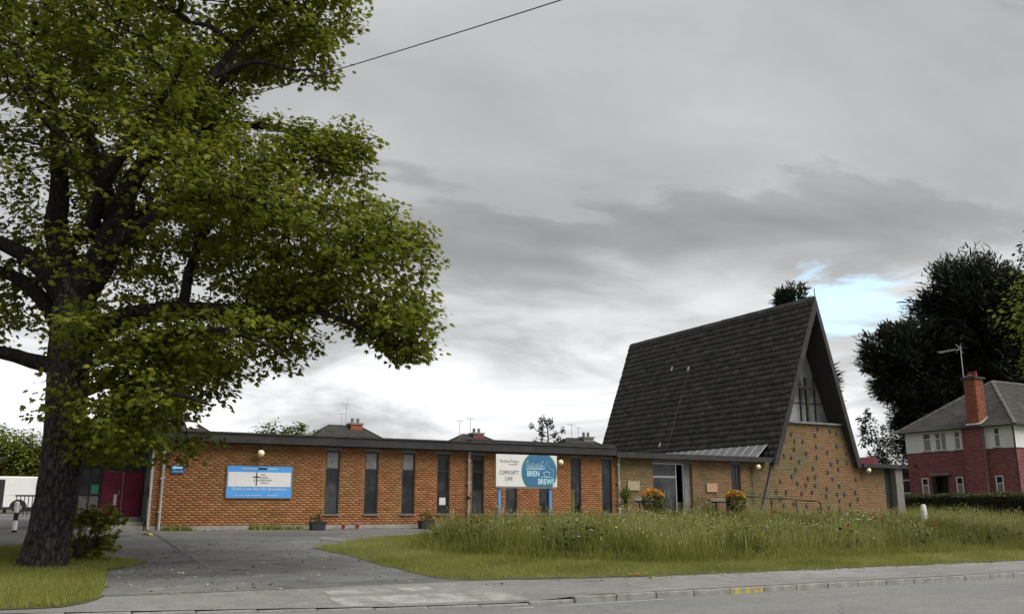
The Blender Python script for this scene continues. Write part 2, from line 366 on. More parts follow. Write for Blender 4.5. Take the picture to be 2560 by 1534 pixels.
def pieces(cells, name, stuffname, parent, root, m_obj, m_stuff, nmax=300, pick=None):
    """the nmax nearest pieces become objects sharing mesh data, the rest one mesh"""
    org = np.array(ORG[root.name]); a = np.array(cells, dtype=float)
    mid = a[:, 0] + .5 * (a[:, 1] + a[:, 2]); d = np.linalg.norm(mid - CAM, axis=1)
    size = np.linalg.norm(a[:, 1], axis=1) * np.linalg.norm(a[:, 2], axis=1)
    score = size / d ** 2
    if pick is not None: score = score * pick(mid)
    order = np.argsort(-score); one, rest = order[:nmax], order[nmax:]
    cache = {}
    for i in one:
        o, u, v, w = a[i]; key = tuple(np.round(np.concatenate([u, v]) / .004).astype(int))
        if key not in cache:
            cc = np.array([[(0, 0, 0), u, v, w]]); me = cells_mesh(name, cc, (0, 0, 0)); me.materials.append(m_obj); cache[key] = me
        link(name, cache[key], m_obj, parent, loc=tuple(o - org))
    if len(rest):
        me = cells_mesh(stuffname, a[rest], org); link(stuffname, me, m_stuff, parent, kind='stuff')
def subtract(iv, cuts):
    out = [iv]
    for c0, c1 in cuts:
        nx = []
        for a, b in out:
            if c1 <= a or c0 >= b: nx.append((a, b)); continue
            if c0 > a: nx.append((a, c0))
            if c1 < b: nx.append((c1, b))
        out = nx
    return out
def brick_cells(org, d, nrm, z0, z1, span, openings=(), bl=.215, bh=.065, j=.010, proud=.008, jit=.003):
    """stretcher bond over span(z)->(s0,s1); openings (s0,s1,z0,z1)"""
    org, d, nrm = np.array(org, float), np.array(d, float), np.array(nrm, float); out = []
    k = 0; z = z0
    while z + bh <= z1 + .02:
        zc = z + bh / 2; s0, s1 = span(zc)
        for a, b in subtract((s0, s1), [(o[0], o[1]) for o in openings if o[2] < zc < o[3]]):
            st = math.floor(a / (bl + j)) * (bl + j) + (k % 2) * (bl + j) / 2 - (bl + j)
            while st < b:
                x0, x1 = max(st, a), min(st + bl, b)
                if x1 - x0 > .035:
                    p = proud + rng.uniform(-jit, jit); e = rng.uniform(-.0015, .0015)
                    out.append((org + d * x0 + np.array([0, 0, z + e]) - nrm * .002, d * (x1 - x0), (0, 0, bh), nrm * p))
                st += bl + j
        z += bh + j; k += 1
    return out
def wall_slab(org, d, nrm, s0, s1, z0, z1, openings, th=.10):
    """mortar backing behind the bricks with real openings"""
    org, d, nrm = Vector(org), Vector(d), Vector(nrm); b = MB()
    def add(a0, a1, c0, c1):
        if a1 - a0 > .001 and c1 - c0 > .001: b.obox(org + d * a0 + Vector((0, 0, c0)) - nrm * th, d * (a1 - a0), nrm * th, (0, 0, c1 - c0))
    x = s0
    for o0, o1, q0, q1 in sorted(openings):
        add(x, o0, z0, z1); add(o0, o1, z0, q0); add(o0, o1, q1, z1); x = o1
    add(x, s1, z0, z1); return b
def text(body, pos, size, parent, material, xs=1., rot=(R(90), 0, 0), align='CENTER', name='lettering', bold=0., shear=0.):
    cu = bpy.data.curves.new(name, 'FONT'); cu.body = body; cu.size = size; cu.align_x = align; cu.align_y = 'CENTER'; cu.extrude = .0015; cu.offset = bold; cu.shear = shear
    cu.resolution_u = 2
    t = bpy.data.objects.new(name, cu); C.objects.link(t); bpy.context.view_layer.update()
    me = bpy.data.meshes.new_from_object(t.evaluated_get(bpy.context.evaluated_depsgraph_get())); bpy.data.objects.remove(t)
    me.transform(Matrix.Rotation(rot[0], 4, 'X') @ Matrix.Diagonal((xs, 1, 1, 1)))
    o = link(name, me, None, parent); me.materials.clear(); me.materials.append(material)
    root = parent
    while root.parent is not None: root = root.parent
    o.location = Vector(pos) - ORG[root.name]; return o
# ================================================================== THE SETTING
def sheet(name, poly_fn, xs, dz, material, rows=10, zf=None, kind='structure'):
    """strip sheet: for each x in xs, poly_fn(x) -> (y0, y1); follows the ground"""
    V = []; F = []
    for x in xs:
        y0, y1 = poly_fn(x)
        for k in range(rows + 1):
            y = y0 + (y1 - y0) * k / rows
            V.append((x, y, (zf(x, y) if zf else g(y)) + dz))
    for i in range(len(xs) - 1):
        for k in range(rows):
            a = i * (rows + 1) + k; F.append((a, a + rows + 1, a + rows + 2, a + 1))
    me = npmesh(name, np.array(V), np.array(F)); o = link(name, me, material); o['kind'] = kind; return o
# base ground reaching the horizon
gx = np.concatenate([[-1500, -300, -120], np.arange(-60, 121, 6), [200, 400, 1500]]); gy = np.array([-200, -40, 0, 14.2, 16.7, 19, 22, 24, 26, 28, 30, 33, 36, 45, 55, 70, 90, 150, 400, 1800])
V = np.array([(x, y, gv(y) - (.06 if y > 17 else .32)) for x in gx for y in gy]); n_ = len(gy)
F = np.array([(i * n_ + k, (i + 1) * n_ + k, (i + 1) * n_ + k + 1, i * n_ + k + 1) for i in range(len(gx) - 1) for k in range(n_ - 1)])
link('ground', npmesh('ground', V, F), M_earth, kind='structure')
KX = [-60, -20, -3, .15, 2.9, 5.8, 8.4, 10.7, 120]; KY = [17.5, 17.0, 16.0, 15.6, 15.1, 14.55, 14.25, 14.22, 14.22]
kerb_y = lambda x: float(np.interp(x, KX, KY))
PX = [-60, 5, 8.1, 12.1, 120]; PYB = [17.4, 16.75, 16.8, 16.36, 16.3]
pav_y = lambda x: float(np.interp(x, PX, PYB))
drop = lambda x: float(np.interp(x, [7.9, 9.6], [0.0, 1.0]))      # dropped crossing to full kerb
def pav_z(x, y):
    t = min(1, max(0, (y - kerb_y(x)) / 2.1))
    lo = .02 + .085 * drop(x)
    return max(lo * (1 - t) + (g(y) + .012) * t, g(y) + .006)
xs = list(np.arange(-60, 4, 2.)) + list(np.arange(4, 14, .5)) + list(np.arange(14, 122, 3.))
sheet('road', lambda x: (-30, kerb_y(x) + .06), xs, .0, M_road, 24, zf=lambda x, y: max(-.02, g(y) - .03))
sheet('pavement', lambda x: (kerb_y(x) + .10, pav_y(x)), [x for x in xs if x > -59], .0, M_pave, 6, zf=pav_z)
pavement = bpy.data.objects['pavement']; road = bpy.data.objects['road']
sheet('car_park', lambda x: (pav_y(x), 62 if x < 4 else 30.2 if x < 38 else 26), list(np.arange(-60, 4, 2.)) + [3.9, 4.0] + list(np.arange(4.2, 40, .6)), .012, M_lot, 24)
car_park = bpy.data.objects['car_park']
ORG['pavement'] = Vector(); ORG['road'] = Vector(); ORG['car_park'] = Vector()
# kerb stones
M_kerb = mat('worn kerb concrete', (.25, .24, .225), .9, .28, 5, .6, 35)
M_kerby = mat('kerb with old yellow paint', (.27, .24, .11), .9, .2, 5, .4, 40, cols=[(.40, (.24, .23, .21)), (.50, (.27, .25, .16)), (.58, (.42, .36, .07))])
x = -11.6; k = 0
while x < 60:
    l_ = .90; y0, y1 = kerb_y(x), kerb_y(x + l_); h = .025 + .088 * drop(x + .4)
    j = rng.uniform(-.006, .006); b = MB(); u = Vector((l_ - .015, (y1 - y0) * (l_ - .015) / l_, 0))
    b.obox(Vector((x, y0 + j, -.10)), u, (0, .125, 0), (0, 0, .10 + max(-.02, g(max(y0, y1)) - .03) + h + rng.uniform(-.004, .004)))
    o = b.build('kerb_stone', M_kerby if abs(x - 12.7) < .45 else M_kerb, pavement, bevel=.018)
    if abs(x - 12.7) < .45: o['label'] = 'kerb stone with old yellow paint'
    x += l_; k += 1
# pale concrete slabs of the worn crossing
M_slab = mat('pale worn concrete slab', (.29, .285, .27), .9, .35, 2.2, .6, 30)
for (x0, y0, x1, y1, w, n) in ((5.16, 15.98, 7.2, 15.98, .38, 3), (5.05, 14.86, 8.35, 14.62, .84, 4)):
    for i in range(n):
        a = x0 + (x1 - x0) * i / n; c = x0 + (x1 - x0) * (i + 1) / n - .012; ya = y0 + (y1 - y0) * i / n; yb = y0 + (y1 - y0) * (i + 1) / n
        ya, yb = max(ya, kerb_y(a) + .14) + rng.uniform(0, .03), max(yb, kerb_y(c) + .14) + rng.uniform(0, .03)
        pts = [(a + .05 * 0, ya), (c, yb), (c, yb + w), (a, ya + w)]
        b = MB(); b.prism([(p[0], p[1], pav_z(*p) - .03) for p in pts], (0, 0, .036)); b.build('concrete_slab', M_slab, pavement)
# white lines
M_line = mat('worn road paint', (.42, .42, .41), .8, .3, 18, .2, 60)
for (xa, ya, xb, yb, w) in ((3.2, 14.62, 5.45, 14.16, .07), (5.87, 14.1, 8.1, 13.92, .07), (8.5, 13.9, 10.9, 13.98, .07)):
    b = MB(); b.quad((xa, ya, -.016), (xb, yb, -.016), (xb, yb + w, -.016), (xa, ya + w, -.016)); b.build('road_marking', M_line, road)
for (xa, ya, xb, yb) in ((8.35, 26.9, 8.78, 25.9), (10.4, 25.95, 11.4, 26.35), (11.3, 27.3, 12.6, 28.5)):
    b = MB(); d = Vector((xb - xa, yb - ya, 0)).normalized(); q = Vector((-d.y, d.x, 0)) * .04
    b.quad(*[(p.x, p.y, g(p.y) + .017) for p in (Vector((xa, ya, 0)) - q, Vector((xb, yb, 0)) - q, Vector((xb, yb, 0)) + q, Vector((xa, ya, 0)) + q)]); b.build('bay_marking', M_line, car_park)

# lawns: outlines in plan, turf sheets just above the asphalt
def inpoly(P, x, y):
    P = np.array(P); c = np.zeros(np.shape(x), bool); j = len(P) - 1
    for i in range(len(P)):
        xi, yi, xj, yj = *P[i], *P[j]
        c ^= ((yi > y) != (yj > y)) & (x < (xj - xi) * (y - yi) / (yj - yi + 1e-12) + xi); j = i
    return c
ISLAND = [(7.3, 24.2), (7.45, 23.4), (7.8, 21.8), (7.72, 19.2), (7.8, 17.6), (8.45, 16.86), (12.1, 16.42), (17, 16.36), (25.4, 16.34), (62, 16.34), (62, 33), (38, 33), (38, 29.4), (36, 28.7), (22.6, 28.3), (19, 27.4), (12.5, 27.3), (10.6, 27.0), (9.2, 26.0), (8.1, 25.0)]
MEADOW = [(10.2, 23.6), (10.45, 23.1), (11.0, 22.7), (12.03, 21.3), (13.1, 20.1), (14.3, 19.2), (16.8, 18.95), (24.9, 18.9), (33, 19.0), (46, 19.5), (46, 32), (38.3, 32.5), (38.1, 29.2), (36, 28.6), (22.6, 28.2), (19, 27.3), (12.6, 27.2), (11.2, 25.6)]
VERGE = [(-14, 16.9), (.15, 15.95), (.94, 15.98), (1.55, 16.5), (1.8, 18.5), (2.0, 20.8), (2.5, 21.3), (3.0, 22.2), (2.3, 22.9), (2.05, 23.8), (1.7, 24.5), (.6, 25.4), (-2, 25.6), (-14, 25.6)]
def turf(name, P):
    me = bpy.data.meshes.new(name); import bmesh
    bm = bmesh.new(); vs = []
    P2 = []
    for i in range(len(P)):
        a, c = np.array(P[i]), np.array(P[(i + 1) % len(P)]); n = max(1, int(np.linalg.norm(c - a) / .35))
        for k in range(n):
            q = a + (c - a) * k / n; P2.append(q + rng.uniform(-.10, .10, 2))
    ed = []
    vs = [bm.verts.new((q[0], q[1], 0)) for q in P2]
    bm.faces.new(vs)
    for y in [t for t in GY if 14 < t < 40] + list(np.arange(16.5, 34, .9)):
        bmesh.ops.bisect_plane(bm, geom=bm.verts[:] + bm.edges[:] + bm.faces[:], plane_co=(0, y, 0), plane_no=(0, 1, 0))
    for v in bm.verts: v.co.z = g(v.co.y) + .018
    bm.normal_update()
    for f in bm.faces:
        if f.normal.z < 0: f.normal_flip()
    bmesh.ops.triangulate(bm, faces=bm.faces[:]); bm.to_mesh(me); bm.free()
    return link(name, me, M_soil, kind='structure')
turf('lawn', ISLAND); turf('grass_verge', VERGE)

# ================================================================== CHURCH HALL (flat-roofed brick range)
hall = thing('church_hall', 'long flat roofed orange brick hall with a row of tall narrow dark windows', 'hall', (12.5, 30, .97))
WINX = [9.39, 10.76, 12.12, 13.46, 14.84, 16.22, 17.64, 19.06, 20.50]
HO = [(x, x + .48, 1.41, 3.52) for x in WINX]
FX = (1, 0, 0); FN = (0, -1, 0)
fw_ = wall_slab((0, 30, 0), FX, FN, 3.97, 21.25, 1.10, 3.66, HO).build('front_wall', M_mortar, hall)
pieces(brick_cells((0, 30, 0), FX, FN, 1.11, 3.655, lambda z: (3.97, 21.25), [(a, b, c, d + .14) for a, b, c, d in HO]), 'brick', 'brickwork', fw_, hall, M_hall, M_hallw)
MB().box((3.95, 29.97, .9), (21.25, 30.1, 1.10)).build('plinth', M_conc, hall)
side = wall_slab((3.97, 30.1, 0), (0, 1, 0), (-1, 0, 0), 0, 8, .95, 3.66, [], .1).build('side_wall', M_lintel, hall)
for i, x in enumerate(WINX):
    b = MB(); f = .045; y0, y1 = 30.035, 30.085; zt = 2.90
    b.box((x, y0, 1.44), (x + f, y1, 3.52)).box((x + .48 - f, y0, 1.44), (x + .48, y1, 3.52)).box((x + f, y0, 1.44), (x + .48 - f, y1, 1.49)).box((x + f, y0, 3.47), (x + .48 - f, y1, 3.52)).box((x + f, y0 + .004, zt), (x + .48 - f, y1, zt + .05))
    w = b.build('window', M_frame, hall)
    MB().box((x + f, 30.055, zt + .05), (x + .48 - f, 30.07, 3.47)).build('pane', M_curtrefl if i in (0, 1, 2) else M_glass, w)  # first upper panes made paler, their lighter reflections put into the colour
    MB().box((x + f, 30.058, 1.49), (x + .48 - f, 30.07, zt)).build('pane', M_glass, w)
    MB().box((x - .04, 29.93, 1.395), (x + .52, 30.08, 1.44)).build('sill', M_lintel, w)
    MB().box((x - .03, 29.985, 3.52), (x + .51, 30.03, 3.655)).build('lintel', M_lintel, w)
    if i == 3:
        MB().box((x + .12, 30.048, 1.75), (x + .36, 30.054, 2.0)).build('notice', M_render, w)
    if i == 7: MB().box((x + .06, 30.048, 1.5), (x + .2, 30.054, 2.35)).build('blind', M_gleaf if False else mat('olive curtain', (.10, .11, .03), .8, .2, 6), w)
b = MB(); b.box((1.35, 29.62, 3.66), (20.97, 29.78, 3.96)); b.build('fascia', M_fascia, hall)
b = MB(); xx = 1.35
while xx < 20.9:
    e = min(xx + 2.4, 20.95); MB().box((xx, 29.585, 3.935 + rng.uniform(-.006, .006)), (e - .012, 29.8, 3.985)).build('roof_edge_trim', M_fascia2, hall); xx = e
MB().box((14.66, 29.66, 3.985), (20.95, 30.2, 4.075)).build('roof_upstand', M_fascia, hall)
MB().box((1.35, 29.78, 3.665), (20.97, 40, 3.93)).build('roof', M_fascia2, hall)
MB().box((3.9, 29.79, 3.63), (20.97, 30.0, 3.664)).build('soffit', M_under, hall)
for x, z0 in ((4.24, .98), (14.66, .95)):
    p = MB().tube([(x, 29.9, z0), (x, 29.9, 3.5), (x, 29.8, 3.64)], .042, 10).build('downpipe', M_pipe, hall)
    for z in (1.5, 2.5, 3.3): MB().box((x - .06, 29.86, z), (x + .06, 29.99, z + .04)).build('bracket', M_pipe, p)
MB().lathe((14.66, 29.9, 1.95), [(.05, 0), (.055, .02), (.055, .08), (.05, .1)], 10).build('pipe_joint', M_black, hall)
# porch
MB().box((1.4, 31.5, 1.0), (2.02, 31.6, 3.66)).build('porch_wall', M_lintel, hall)
MB().box((2.02, 31.5, 2.86), (3.97, 31.6, 3.66)).build('porch_fascia', M_under, hall)
MB().box((1.4, 29.8, 3.60), (3.96, 31.5, 3.664)).build('porch_ceiling', M_under, hall)
MB().box((3.90, 29.88, 1.0), (3.965, 30.1, 3.6)).build('porch_post', M_pipe, hall)
for (x0, x1) in ((2.70, 3.28), (3.30, 3.88)):
    d = MB().box((x0, 31.44, 1.37), (x1, 31.5, 2.76)).build('entrance_door', M_red, hall, bevel=.006)
    if x0 < 3:
        MB().box((x0 + .36, 31.432, 1.72), (x0 + .45, 31.44, 2.06)).build('door_sticker', M_signw, d)
        MB().tube([(x0 + .5, 31.40, 2.02), (x0 + .5, 31.38, 2.05), (x0 + .5, 31.40, 2.18)], .012, 6).build('handle', M_alu, d)
MB().box((2.66, 31.42, 1.30), (2.70, 31.5, 2.86)).box((3.88, 31.42, 1.30), (3.93, 31.5, 2.86)).box((2.70, 31.42, 2.765), (3.88, 31.5, 2.86)).build('door_frame', M_frame, hall)
sc_ = MB()
for x in (2.02, 2.32, 2.62): sc_.box((x, 31.44, 1.2), (x + .04, 31.5, 2.86))
for z in (1.2, 2.0, 2.82): sc_.box((2.06, 31.446, z), (2.32, 31.494, z + .04)).box((2.36, 31.446, z), (2.62, 31.494, z + .04))
scr = sc_.build('glazed_screen', M_frame, hall)
for x in (2.06, 2.36):
    for z0, z1 in ((1.24, 2.0), (2.04, 2.82)): MB().box((x, 31.465, z0), (x + .26, 31.475, z1)).build('pane', M_curtrefl if z0 < 2 else M_glass, scr)
MB().box((2.40, 31.452, 2.08), (2.60, 31.46, 2.34)).build('green_notice', M_green, scr)
for (y0, y1, z) in ((29.95, 30.28, 1.10), (30.28, 30.62, 1.22), (30.62, 31.5, 1.34)):
    MB().box((2.3, y0, .9), (3.88, y1, z)).build('step', M_conc, hall, bevel=.012)
r_ = MB().tube([(3.80, 29.8, .97), (3.80, 29.8, 2.0), (3.80, 31.2, 2.25), (3.80, 31.2, 1.34)], .022, 8).tube([(3.80, 30.5, 1.2), (3.80, 30.5, 2.12)], .018, 8).build('porch_handrail', M_black, hall)
MB().box((3.84, 29.93, 1.95), (3.895, 30.02, 2.25)).build('letter_box', M_black, hall)

# ================================================================== CHURCH (steep A-frame with brick gable and low entrance range)
church = thing('church', 'steep A-frame church with dark tiled roof and speckled brick gable wall', 'church', (30, 30, 1.0))
ACX, SL = 32.2, .359
half = lambda z: 2.745 + (3.58 - z) * SL
EO = [(23.02, 25.05, 1.0, 3.46), (27.17, 27.69, 1.95, 3.47)]
ew = wall_slab((0, 30.02, 0), FX, FN, 21.26, 28.5, .9, 3.60, EO).build('entrance_wall', M_mortar, church)
MB().prism([(28.5, 30.02, .9), (ACX - half(.9) + .02, 30.02, .9), (ACX - half(3.6) + .02, 30.02, 3.6), (28.5, 30.02, 3.6)], (0, .1, 0)).build('entrance_wall_end', M_mortar, church)
gw_b = MB(); hz = lambda z: half(z) - .1
gw_b.prism([(ACX - hz(.9), 30.0, .9), (ACX + hz(.9), 30.0, .9), (ACX + hz(5.4), 30.0, 5.4), (ACX - hz(5.4), 30.0, 5.4)], (0, .25, 0))
gw = gw_b.build('gable_wall', M_mortar, church)
cellsE = brick_cells((0, 30.02, 0), FX, FN, .95, 3.59, lambda z: (21.27, ACX - half(z) - .04), EO)
GB = []
while len(GB) < 58:
    z = round(rng.uniform(1.3, 5.1) / .075) * .075 + .95 % .075; x = rng.uniform(-1, 1) * (half(z) - .45) + ACX
    if all(abs(x - q[0]) > .40 or abs(z - q[1]) > .24 for q in GB): GB.append((x, z))
cellsG = brick_cells((0, 30.0, 0), FX, FN, .95, 5.39, lambda z: (ACX - half(z) + .16, ACX + half(z) - .09), [])
RWX = lambda z: (ACX + half(z) - .12, 36.8)
rw = MB().prism([(ACX + half(.9) - .2, 30.06, .9), (36.8, 30.06, .9), (36.8, 30.06, 3.5), (ACX + half(3.5) - .2, 30.06, 3.5)], (0, .2, 0)).build('side_wing_wall', M_mortar, church)
cellsR = brick_cells((0, 30.06, 0), FX, FN, .95, 3.49, RWX, [])
# nearest bricks as single pieces, shared between the three walls
def scored(cells): a = np.array(cells, float); return np.linalg.norm(a[:, 0] - CAM, axis=1)
allc = cellsE + cellsG + cellsR; vis = lambda mid: np.where(mid[:, 2] > 1.75, 1.0, .05)
ca = np.array(allc, float); mid = ca[:, 0] + .5 * (ca[:, 1] + ca[:, 2]); sco = np.linalg.norm(ca[:, 1], axis=1) / np.linalg.norm(mid - CAM, axis=1) ** 2 * vis(mid)
cut = np.sort(sco)[-300]
for cells, par in ((cellsE, ew), (cellsG, gw), (cellsR, rw)):
    a = np.array(cells, float); md = a[:, 0] + .5 * (a[:, 1] + a[:, 2]); s_ = np.linalg.norm(a[:, 1], axis=1) / np.linalg.norm(md - CAM, axis=1) ** 2 * vis(md)
    pieces(cells, 'brick', 'brickwork', par, church, M_chur, M_churw, nmax=int((s_ >= cut).sum()), pick=vis)
M_blue = mat('blue engineering brick', (.085, .085, .095), .6, .25, 9)
for x, z in GB:
    MB().box((x, 29.94, z), (x + .115, 29.99, z + .13)).build('projecting_brick', M_blue, gw)
# A-frame roof
AP, AB = Vector((ACX, 29.33, 11.23)), Vector((ACX, 43.8, 11.23))
def slope(sg, name):
    EF, EB = Vector((ACX + sg * 2.745, 29.8, 3.58)), Vector((ACX + sg * 2.745, 43.8, 3.58)); th = Vector((-sg * .21, 0, -.08)); b = MB()
    low = Vector((0, 0, -.84))
    ring = [AP, EF, EB, AB]; inn = [AP + Vector((0, .0, -.66)), EF + th, EB + th, AB + Vector((0, 0, -.66))]
    b.v = [tuple(p) for p in ring + inn]
    b.f = [(0, 1, 2, 3), (4, 7, 6, 5), (0, 4, 5, 1), (1, 5, 6, 2), (2, 6, 7, 3), (3, 7, 4, 0)]
    return b.build(name, M_under, church)
rl = slope(-1, 'roof_slope'); rr = slope(1, 'roof_slope')
sU = np.array([2.745, 0, 7.65]) / 8.128; sN = np.array([-7.65, 0, 2.745]) / 8.128
def a_tiles(sg):
    out = []; ga, tw = .296, .325; rows = int(8.128 / ga)
    up = sU * np.array([sg, 1, 1]); nn = sN * np.array([sg, 1, 1]); e0 = np.array([ACX - sg * 2.745, 0, 3.58])
    for r in range(rows + 1):
        t = r * ga; yf = 29.8 - .47 * t / 8.128; y = yf - (tw / 2 if r % 2 else 0)
        while y < 43.8:
            a, b = max(y, yf), min(y + tw - .008, 43.8)
            if b - a > .05:
                L_ = min(ga + .03, 8.128 - t)
                v = up * L_ - nn * .022 + np.array([0, rng.uniform(-.003, .003), 0]); w = nn * .016; lift = nn * (.030 + rng.uniform(-.006, .010))
                if sg > 0: out.append((e0 + up * t + lift + np.array([0, b, 0]), np.array([0, -(b - a), 0]), v, w))
                else: out.append((e0 + up * t + lift + np.array([0, a, 0]), np.array([0, b - a, 0]), v, w))
            y += tw
    return out
pieces(a_tiles(1), 'tile', 'tiling', rl, church, M_tile, M_tilew, pick=lambda mid: np.where((mid[:, 2] > 4.6) | (mid[:, 1] < 30.3), 1., .01))
me = cells_mesh('tiling', a_tiles(-1), ORG[church.name]); link('tiling', me, M_tilew, rr, kind='stuff')
yy = 29.36
while yy < 43.7:
    e = min(yy + .45, 43.8); b = MB(); b.prism([(ACX - .12, yy, 11.08), (ACX, yy, 11.29 + rng.uniform(0, .01)), (ACX + .12, yy, 11.08)], (0, e - yy - .012, 0)); b.build('ridge_tile', M_tile, church); yy = e
for sg in (-1, 1):
    E_ = Vector((ACX + sg * 2.78, 29.80, 3.48)); A_ = Vector((ACX, 29.32, 11.30)); Ei = Vector((ACX + sg * 2.52, 29.80, 3.48)); Ai = Vector((ACX, 29.32, 10.58))
    MB().prism([E_, A_, Ai, Ei] if sg < 0 else [E_, Ei, Ai, A_], (0, -.06, 0)).build('bargeboard', M_fascia2, church)
    if sg < 0: MB().prism([(ACX + sg * 2.62, 29.90, 3.52), (ACX + sg * 2.72, 29.90, 3.52), (ACX + sg * (half(.95) + .02), 29.90, .95), (ACX + sg * (half(.95) - .08), 29.90, .95)], (0, .09, 0)).build('frame_strut', mat('weathered oak strut', (.13, .12, .105), .85, .25, 6), church)
MB().tube([(ACX, 29.3, 11.25), (ACX, 29.3, 11.62)], .02, 6).build('finial', M_black, church)
# conductor strip and vents on the roof, positions on the slope (distance along Y, height)
def on_slope(y, z, lift=.06): return Vector((ACX - half(z), y, z)) + Vector(sN) * lift
MB().tube([on_slope(37.4, 8.75), on_slope(37.47, 6.7), on_slope(37.58, 4.66)], .007, 5).build('lightning_conductor', M_lintel, church)
for (y, z) in ((38.85, 8.95), (37.38, 8.75), (38.2, 4.75)):
    q = on_slope(y, z, .05); MB().obox(q, (0, .09, 0), Vector(sU) * .24, Vector(sN) * .05).build('roof_vent', M_pipe, church)
# gable window
GYW = 30.7; gh = lambda z: (11.23 - z) * SL - .22
mull = [31.2, 32.25, 33.2]; tr = [6.45, 7.2, 8.9]; zb = 5.5
zt_of = lambda x: 11.23 - (abs(x - ACX) + .22) / SL
fr = MB()
for x in mull: fr.box((x - .03, GYW - .05, zb), (x + .03, GYW + .05, zt_of(x)))
for z, t in zip(tr, (.012, .035, .012)): fr.box((ACX - gh(z), GYW - .056, z - t), (ACX + gh(z), GYW + .056, z + t))
fr.box((ACX - gh(zb), GYW - .06, zb - .02), (ACX + gh(zb), GYW + .06, zb + .05))
gwin = fr.build('gable_window', M_frame, church)
xsb = [ACX - gh(zb)] + mull + [ACX + gh(zb)]
for i in range(4):
    for z0, z1 in zip([zb] + tr, tr + [10.55]):
        P = []
        x0, x1 = xsb[i] + .002, xsb[i + 1] - .002
        pts = [(x0, z0), (x1, z0), (x1, z1), (x0, z1)]
        # clip to the gable slopes
        def clip(pts, f):
            o = []
            for k in range(len(pts)):
                a, c = pts[k], pts[(k + 1) % len(pts)]; fa, fc = f(a), f(c)
                if fa >= 0: o.append(a)
                if fa * fc < 0: t = fa / (fa - fc); o.append((a[0] + (c[0] - a[0]) * t, a[1] + (c[1] - a[1]) * t))
            return o
        pts = clip(pts, lambda p: gh(p[1]) - (p[0] - ACX)); pts = clip(pts, lambda p: gh(p[1]) + (p[0] - ACX)) if pts else []
        if len(pts) > 2: MB().prism([(p[0], GYW, p[1]) for p in pts], (0, .012, 0)).build('pane', M_glass2, gwin)
cr = MB().box((32.36, 30.36, 5.5), (32.50, 30.48, 7.62)).box((31.75, 30.366, 7.09), (32.36, 30.474, 7.21)).box((32.50, 30.366, 7.09), (33.1, 30.474, 7.21)).build('cross', M_under, church)
MB().box((ACX - half(5.45) + .14, 29.86, 5.40), (ACX + half(5.45) - .14, 31.0, 5.48)).build('window_ledge', M_lead, church)
MB().prism([(ACX - half(5.4) + .3, 31.3, 5.2), (ACX + half(5.4) - .3, 31.3, 5.2), (ACX, 31.3, 10.6)], (0, .05, 0)).build('nave_wall', M_under, church)
# lead apron at the roof foot
y = 30.35; k = 0
while y < 39:
    y1 = y + .585; up0, up1 = Vector((29.69, y, 4.40)), Vector((29.69, y1 - .01, 4.40)); lo0, lo1 = Vector((28.95, y, 3.74)), Vector((28.95, y1 - .01, 3.74)); nn = Vector((-.66, 0, .74)).normalized() * .015
    b = MB(); b.prism([lo0, up0, up1, lo1], nn); p = b.build('lead_panel', M_lead, church)
    MB().tube([lo0 + nn * 1.6, up0 + nn * 1.6], .024, 6).build('lead_roll', M_pipe, p); y = y1; k += 1
MB().box((20.99, 29.62, 3.585), (29.2, 29.78, 3.80)).build('fascia', M_fascia, church)
MB().box((20.99, 29.78, 3.61), (29.2, 41, 3.735)).build('entrance_roof', M_fascia2, church)
MB().box((35.0, 29.66, 3.50), (38.0, 29.8, 3.68)).build('fascia', M_fascia, church)
MB().box((35.0, 29.8, 3.51), (38.0, 38, 3.66)).build('side_wing_roof', M_fascia2, church)
p = MB().tube([(21.24, 29.9, .95), (21.24, 29.9, 3.45), (21.24, 29.8, 3.6)], .042, 10).build('downpipe', M_pipe, church)
for z in (1.6, 2.6, 3.3): MB().box((21.18, 29.86, z), (21.30, 30.0, z + .04)).build('bracket', M_pipe, p)
# entrance: glazed door, side light, open dark lobby
MB().box((23.0, 30.0, 3.46), (25.07, 30.06, 3.585)).build('entrance_lintel', M_lintel, church)
e_ = MB(); yk = 30.16
for x in (23.02, 24.28, 24.66): e_.box((x, yk, 1.0), (x + .05, yk + .06, 3.46))
e_.box((23.07, yk + .004, 2.86), (24.28, yk + .056, 2.93)).box((23.07, yk + .004, 3.41), (24.66, yk + .056, 3.46)).box((23.07, yk + .004, 1.0), (24.28, yk + .056, 1.12))
ed = e_.build('entrance_screen', M_alu, church)
MB().box((23.07, yk + .025, 1.12), (24.28, yk + .035, 2.86)).build('glass_door', M_glass, ed)
MB().box((23.07, yk + .025, 2.93), (24.28, yk + .035, 3.41)).build('pane', M_glass, ed)
hd = MB()
for x in (23.66, 23.84): hd.tube([(x, yk - .0, 2.02), (x, yk - .06, 2.05), (x, yk - .06, 2.33), (x, yk, 2.36)], .012, 6)
hd.build('door_handle', M_alu, ed)
MB().box((24.71, 30.14, 1.0), (25.05, 30.3, 3.46)).build('lobby_wall', M_lintel, church)
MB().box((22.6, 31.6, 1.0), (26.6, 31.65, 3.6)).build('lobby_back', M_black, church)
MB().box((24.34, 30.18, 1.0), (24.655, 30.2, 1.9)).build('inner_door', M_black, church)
x = 27.17; b = MB(); b.box((x, 30.06, 1.95), (x + .05, 30.11, 3.47)).box((x + .47, 30.06, 1.95), (x + .52, 30.11, 3.47)).box((x + .05, 30.06, 1.95), (x + .47, 30.11, 2.0)).box((x + .05, 30.06, 3.42), (x + .47, 30.11, 3.47)).box((x + .05, 30.064, 2.75), (x + .47, 30.106, 2.80)).box((x + .3, 30.066, 2.0), (x + .33, 30.104, 2.75)).box((x + .3, 30.066, 2.8), (x + .33, 30.104, 3.42))
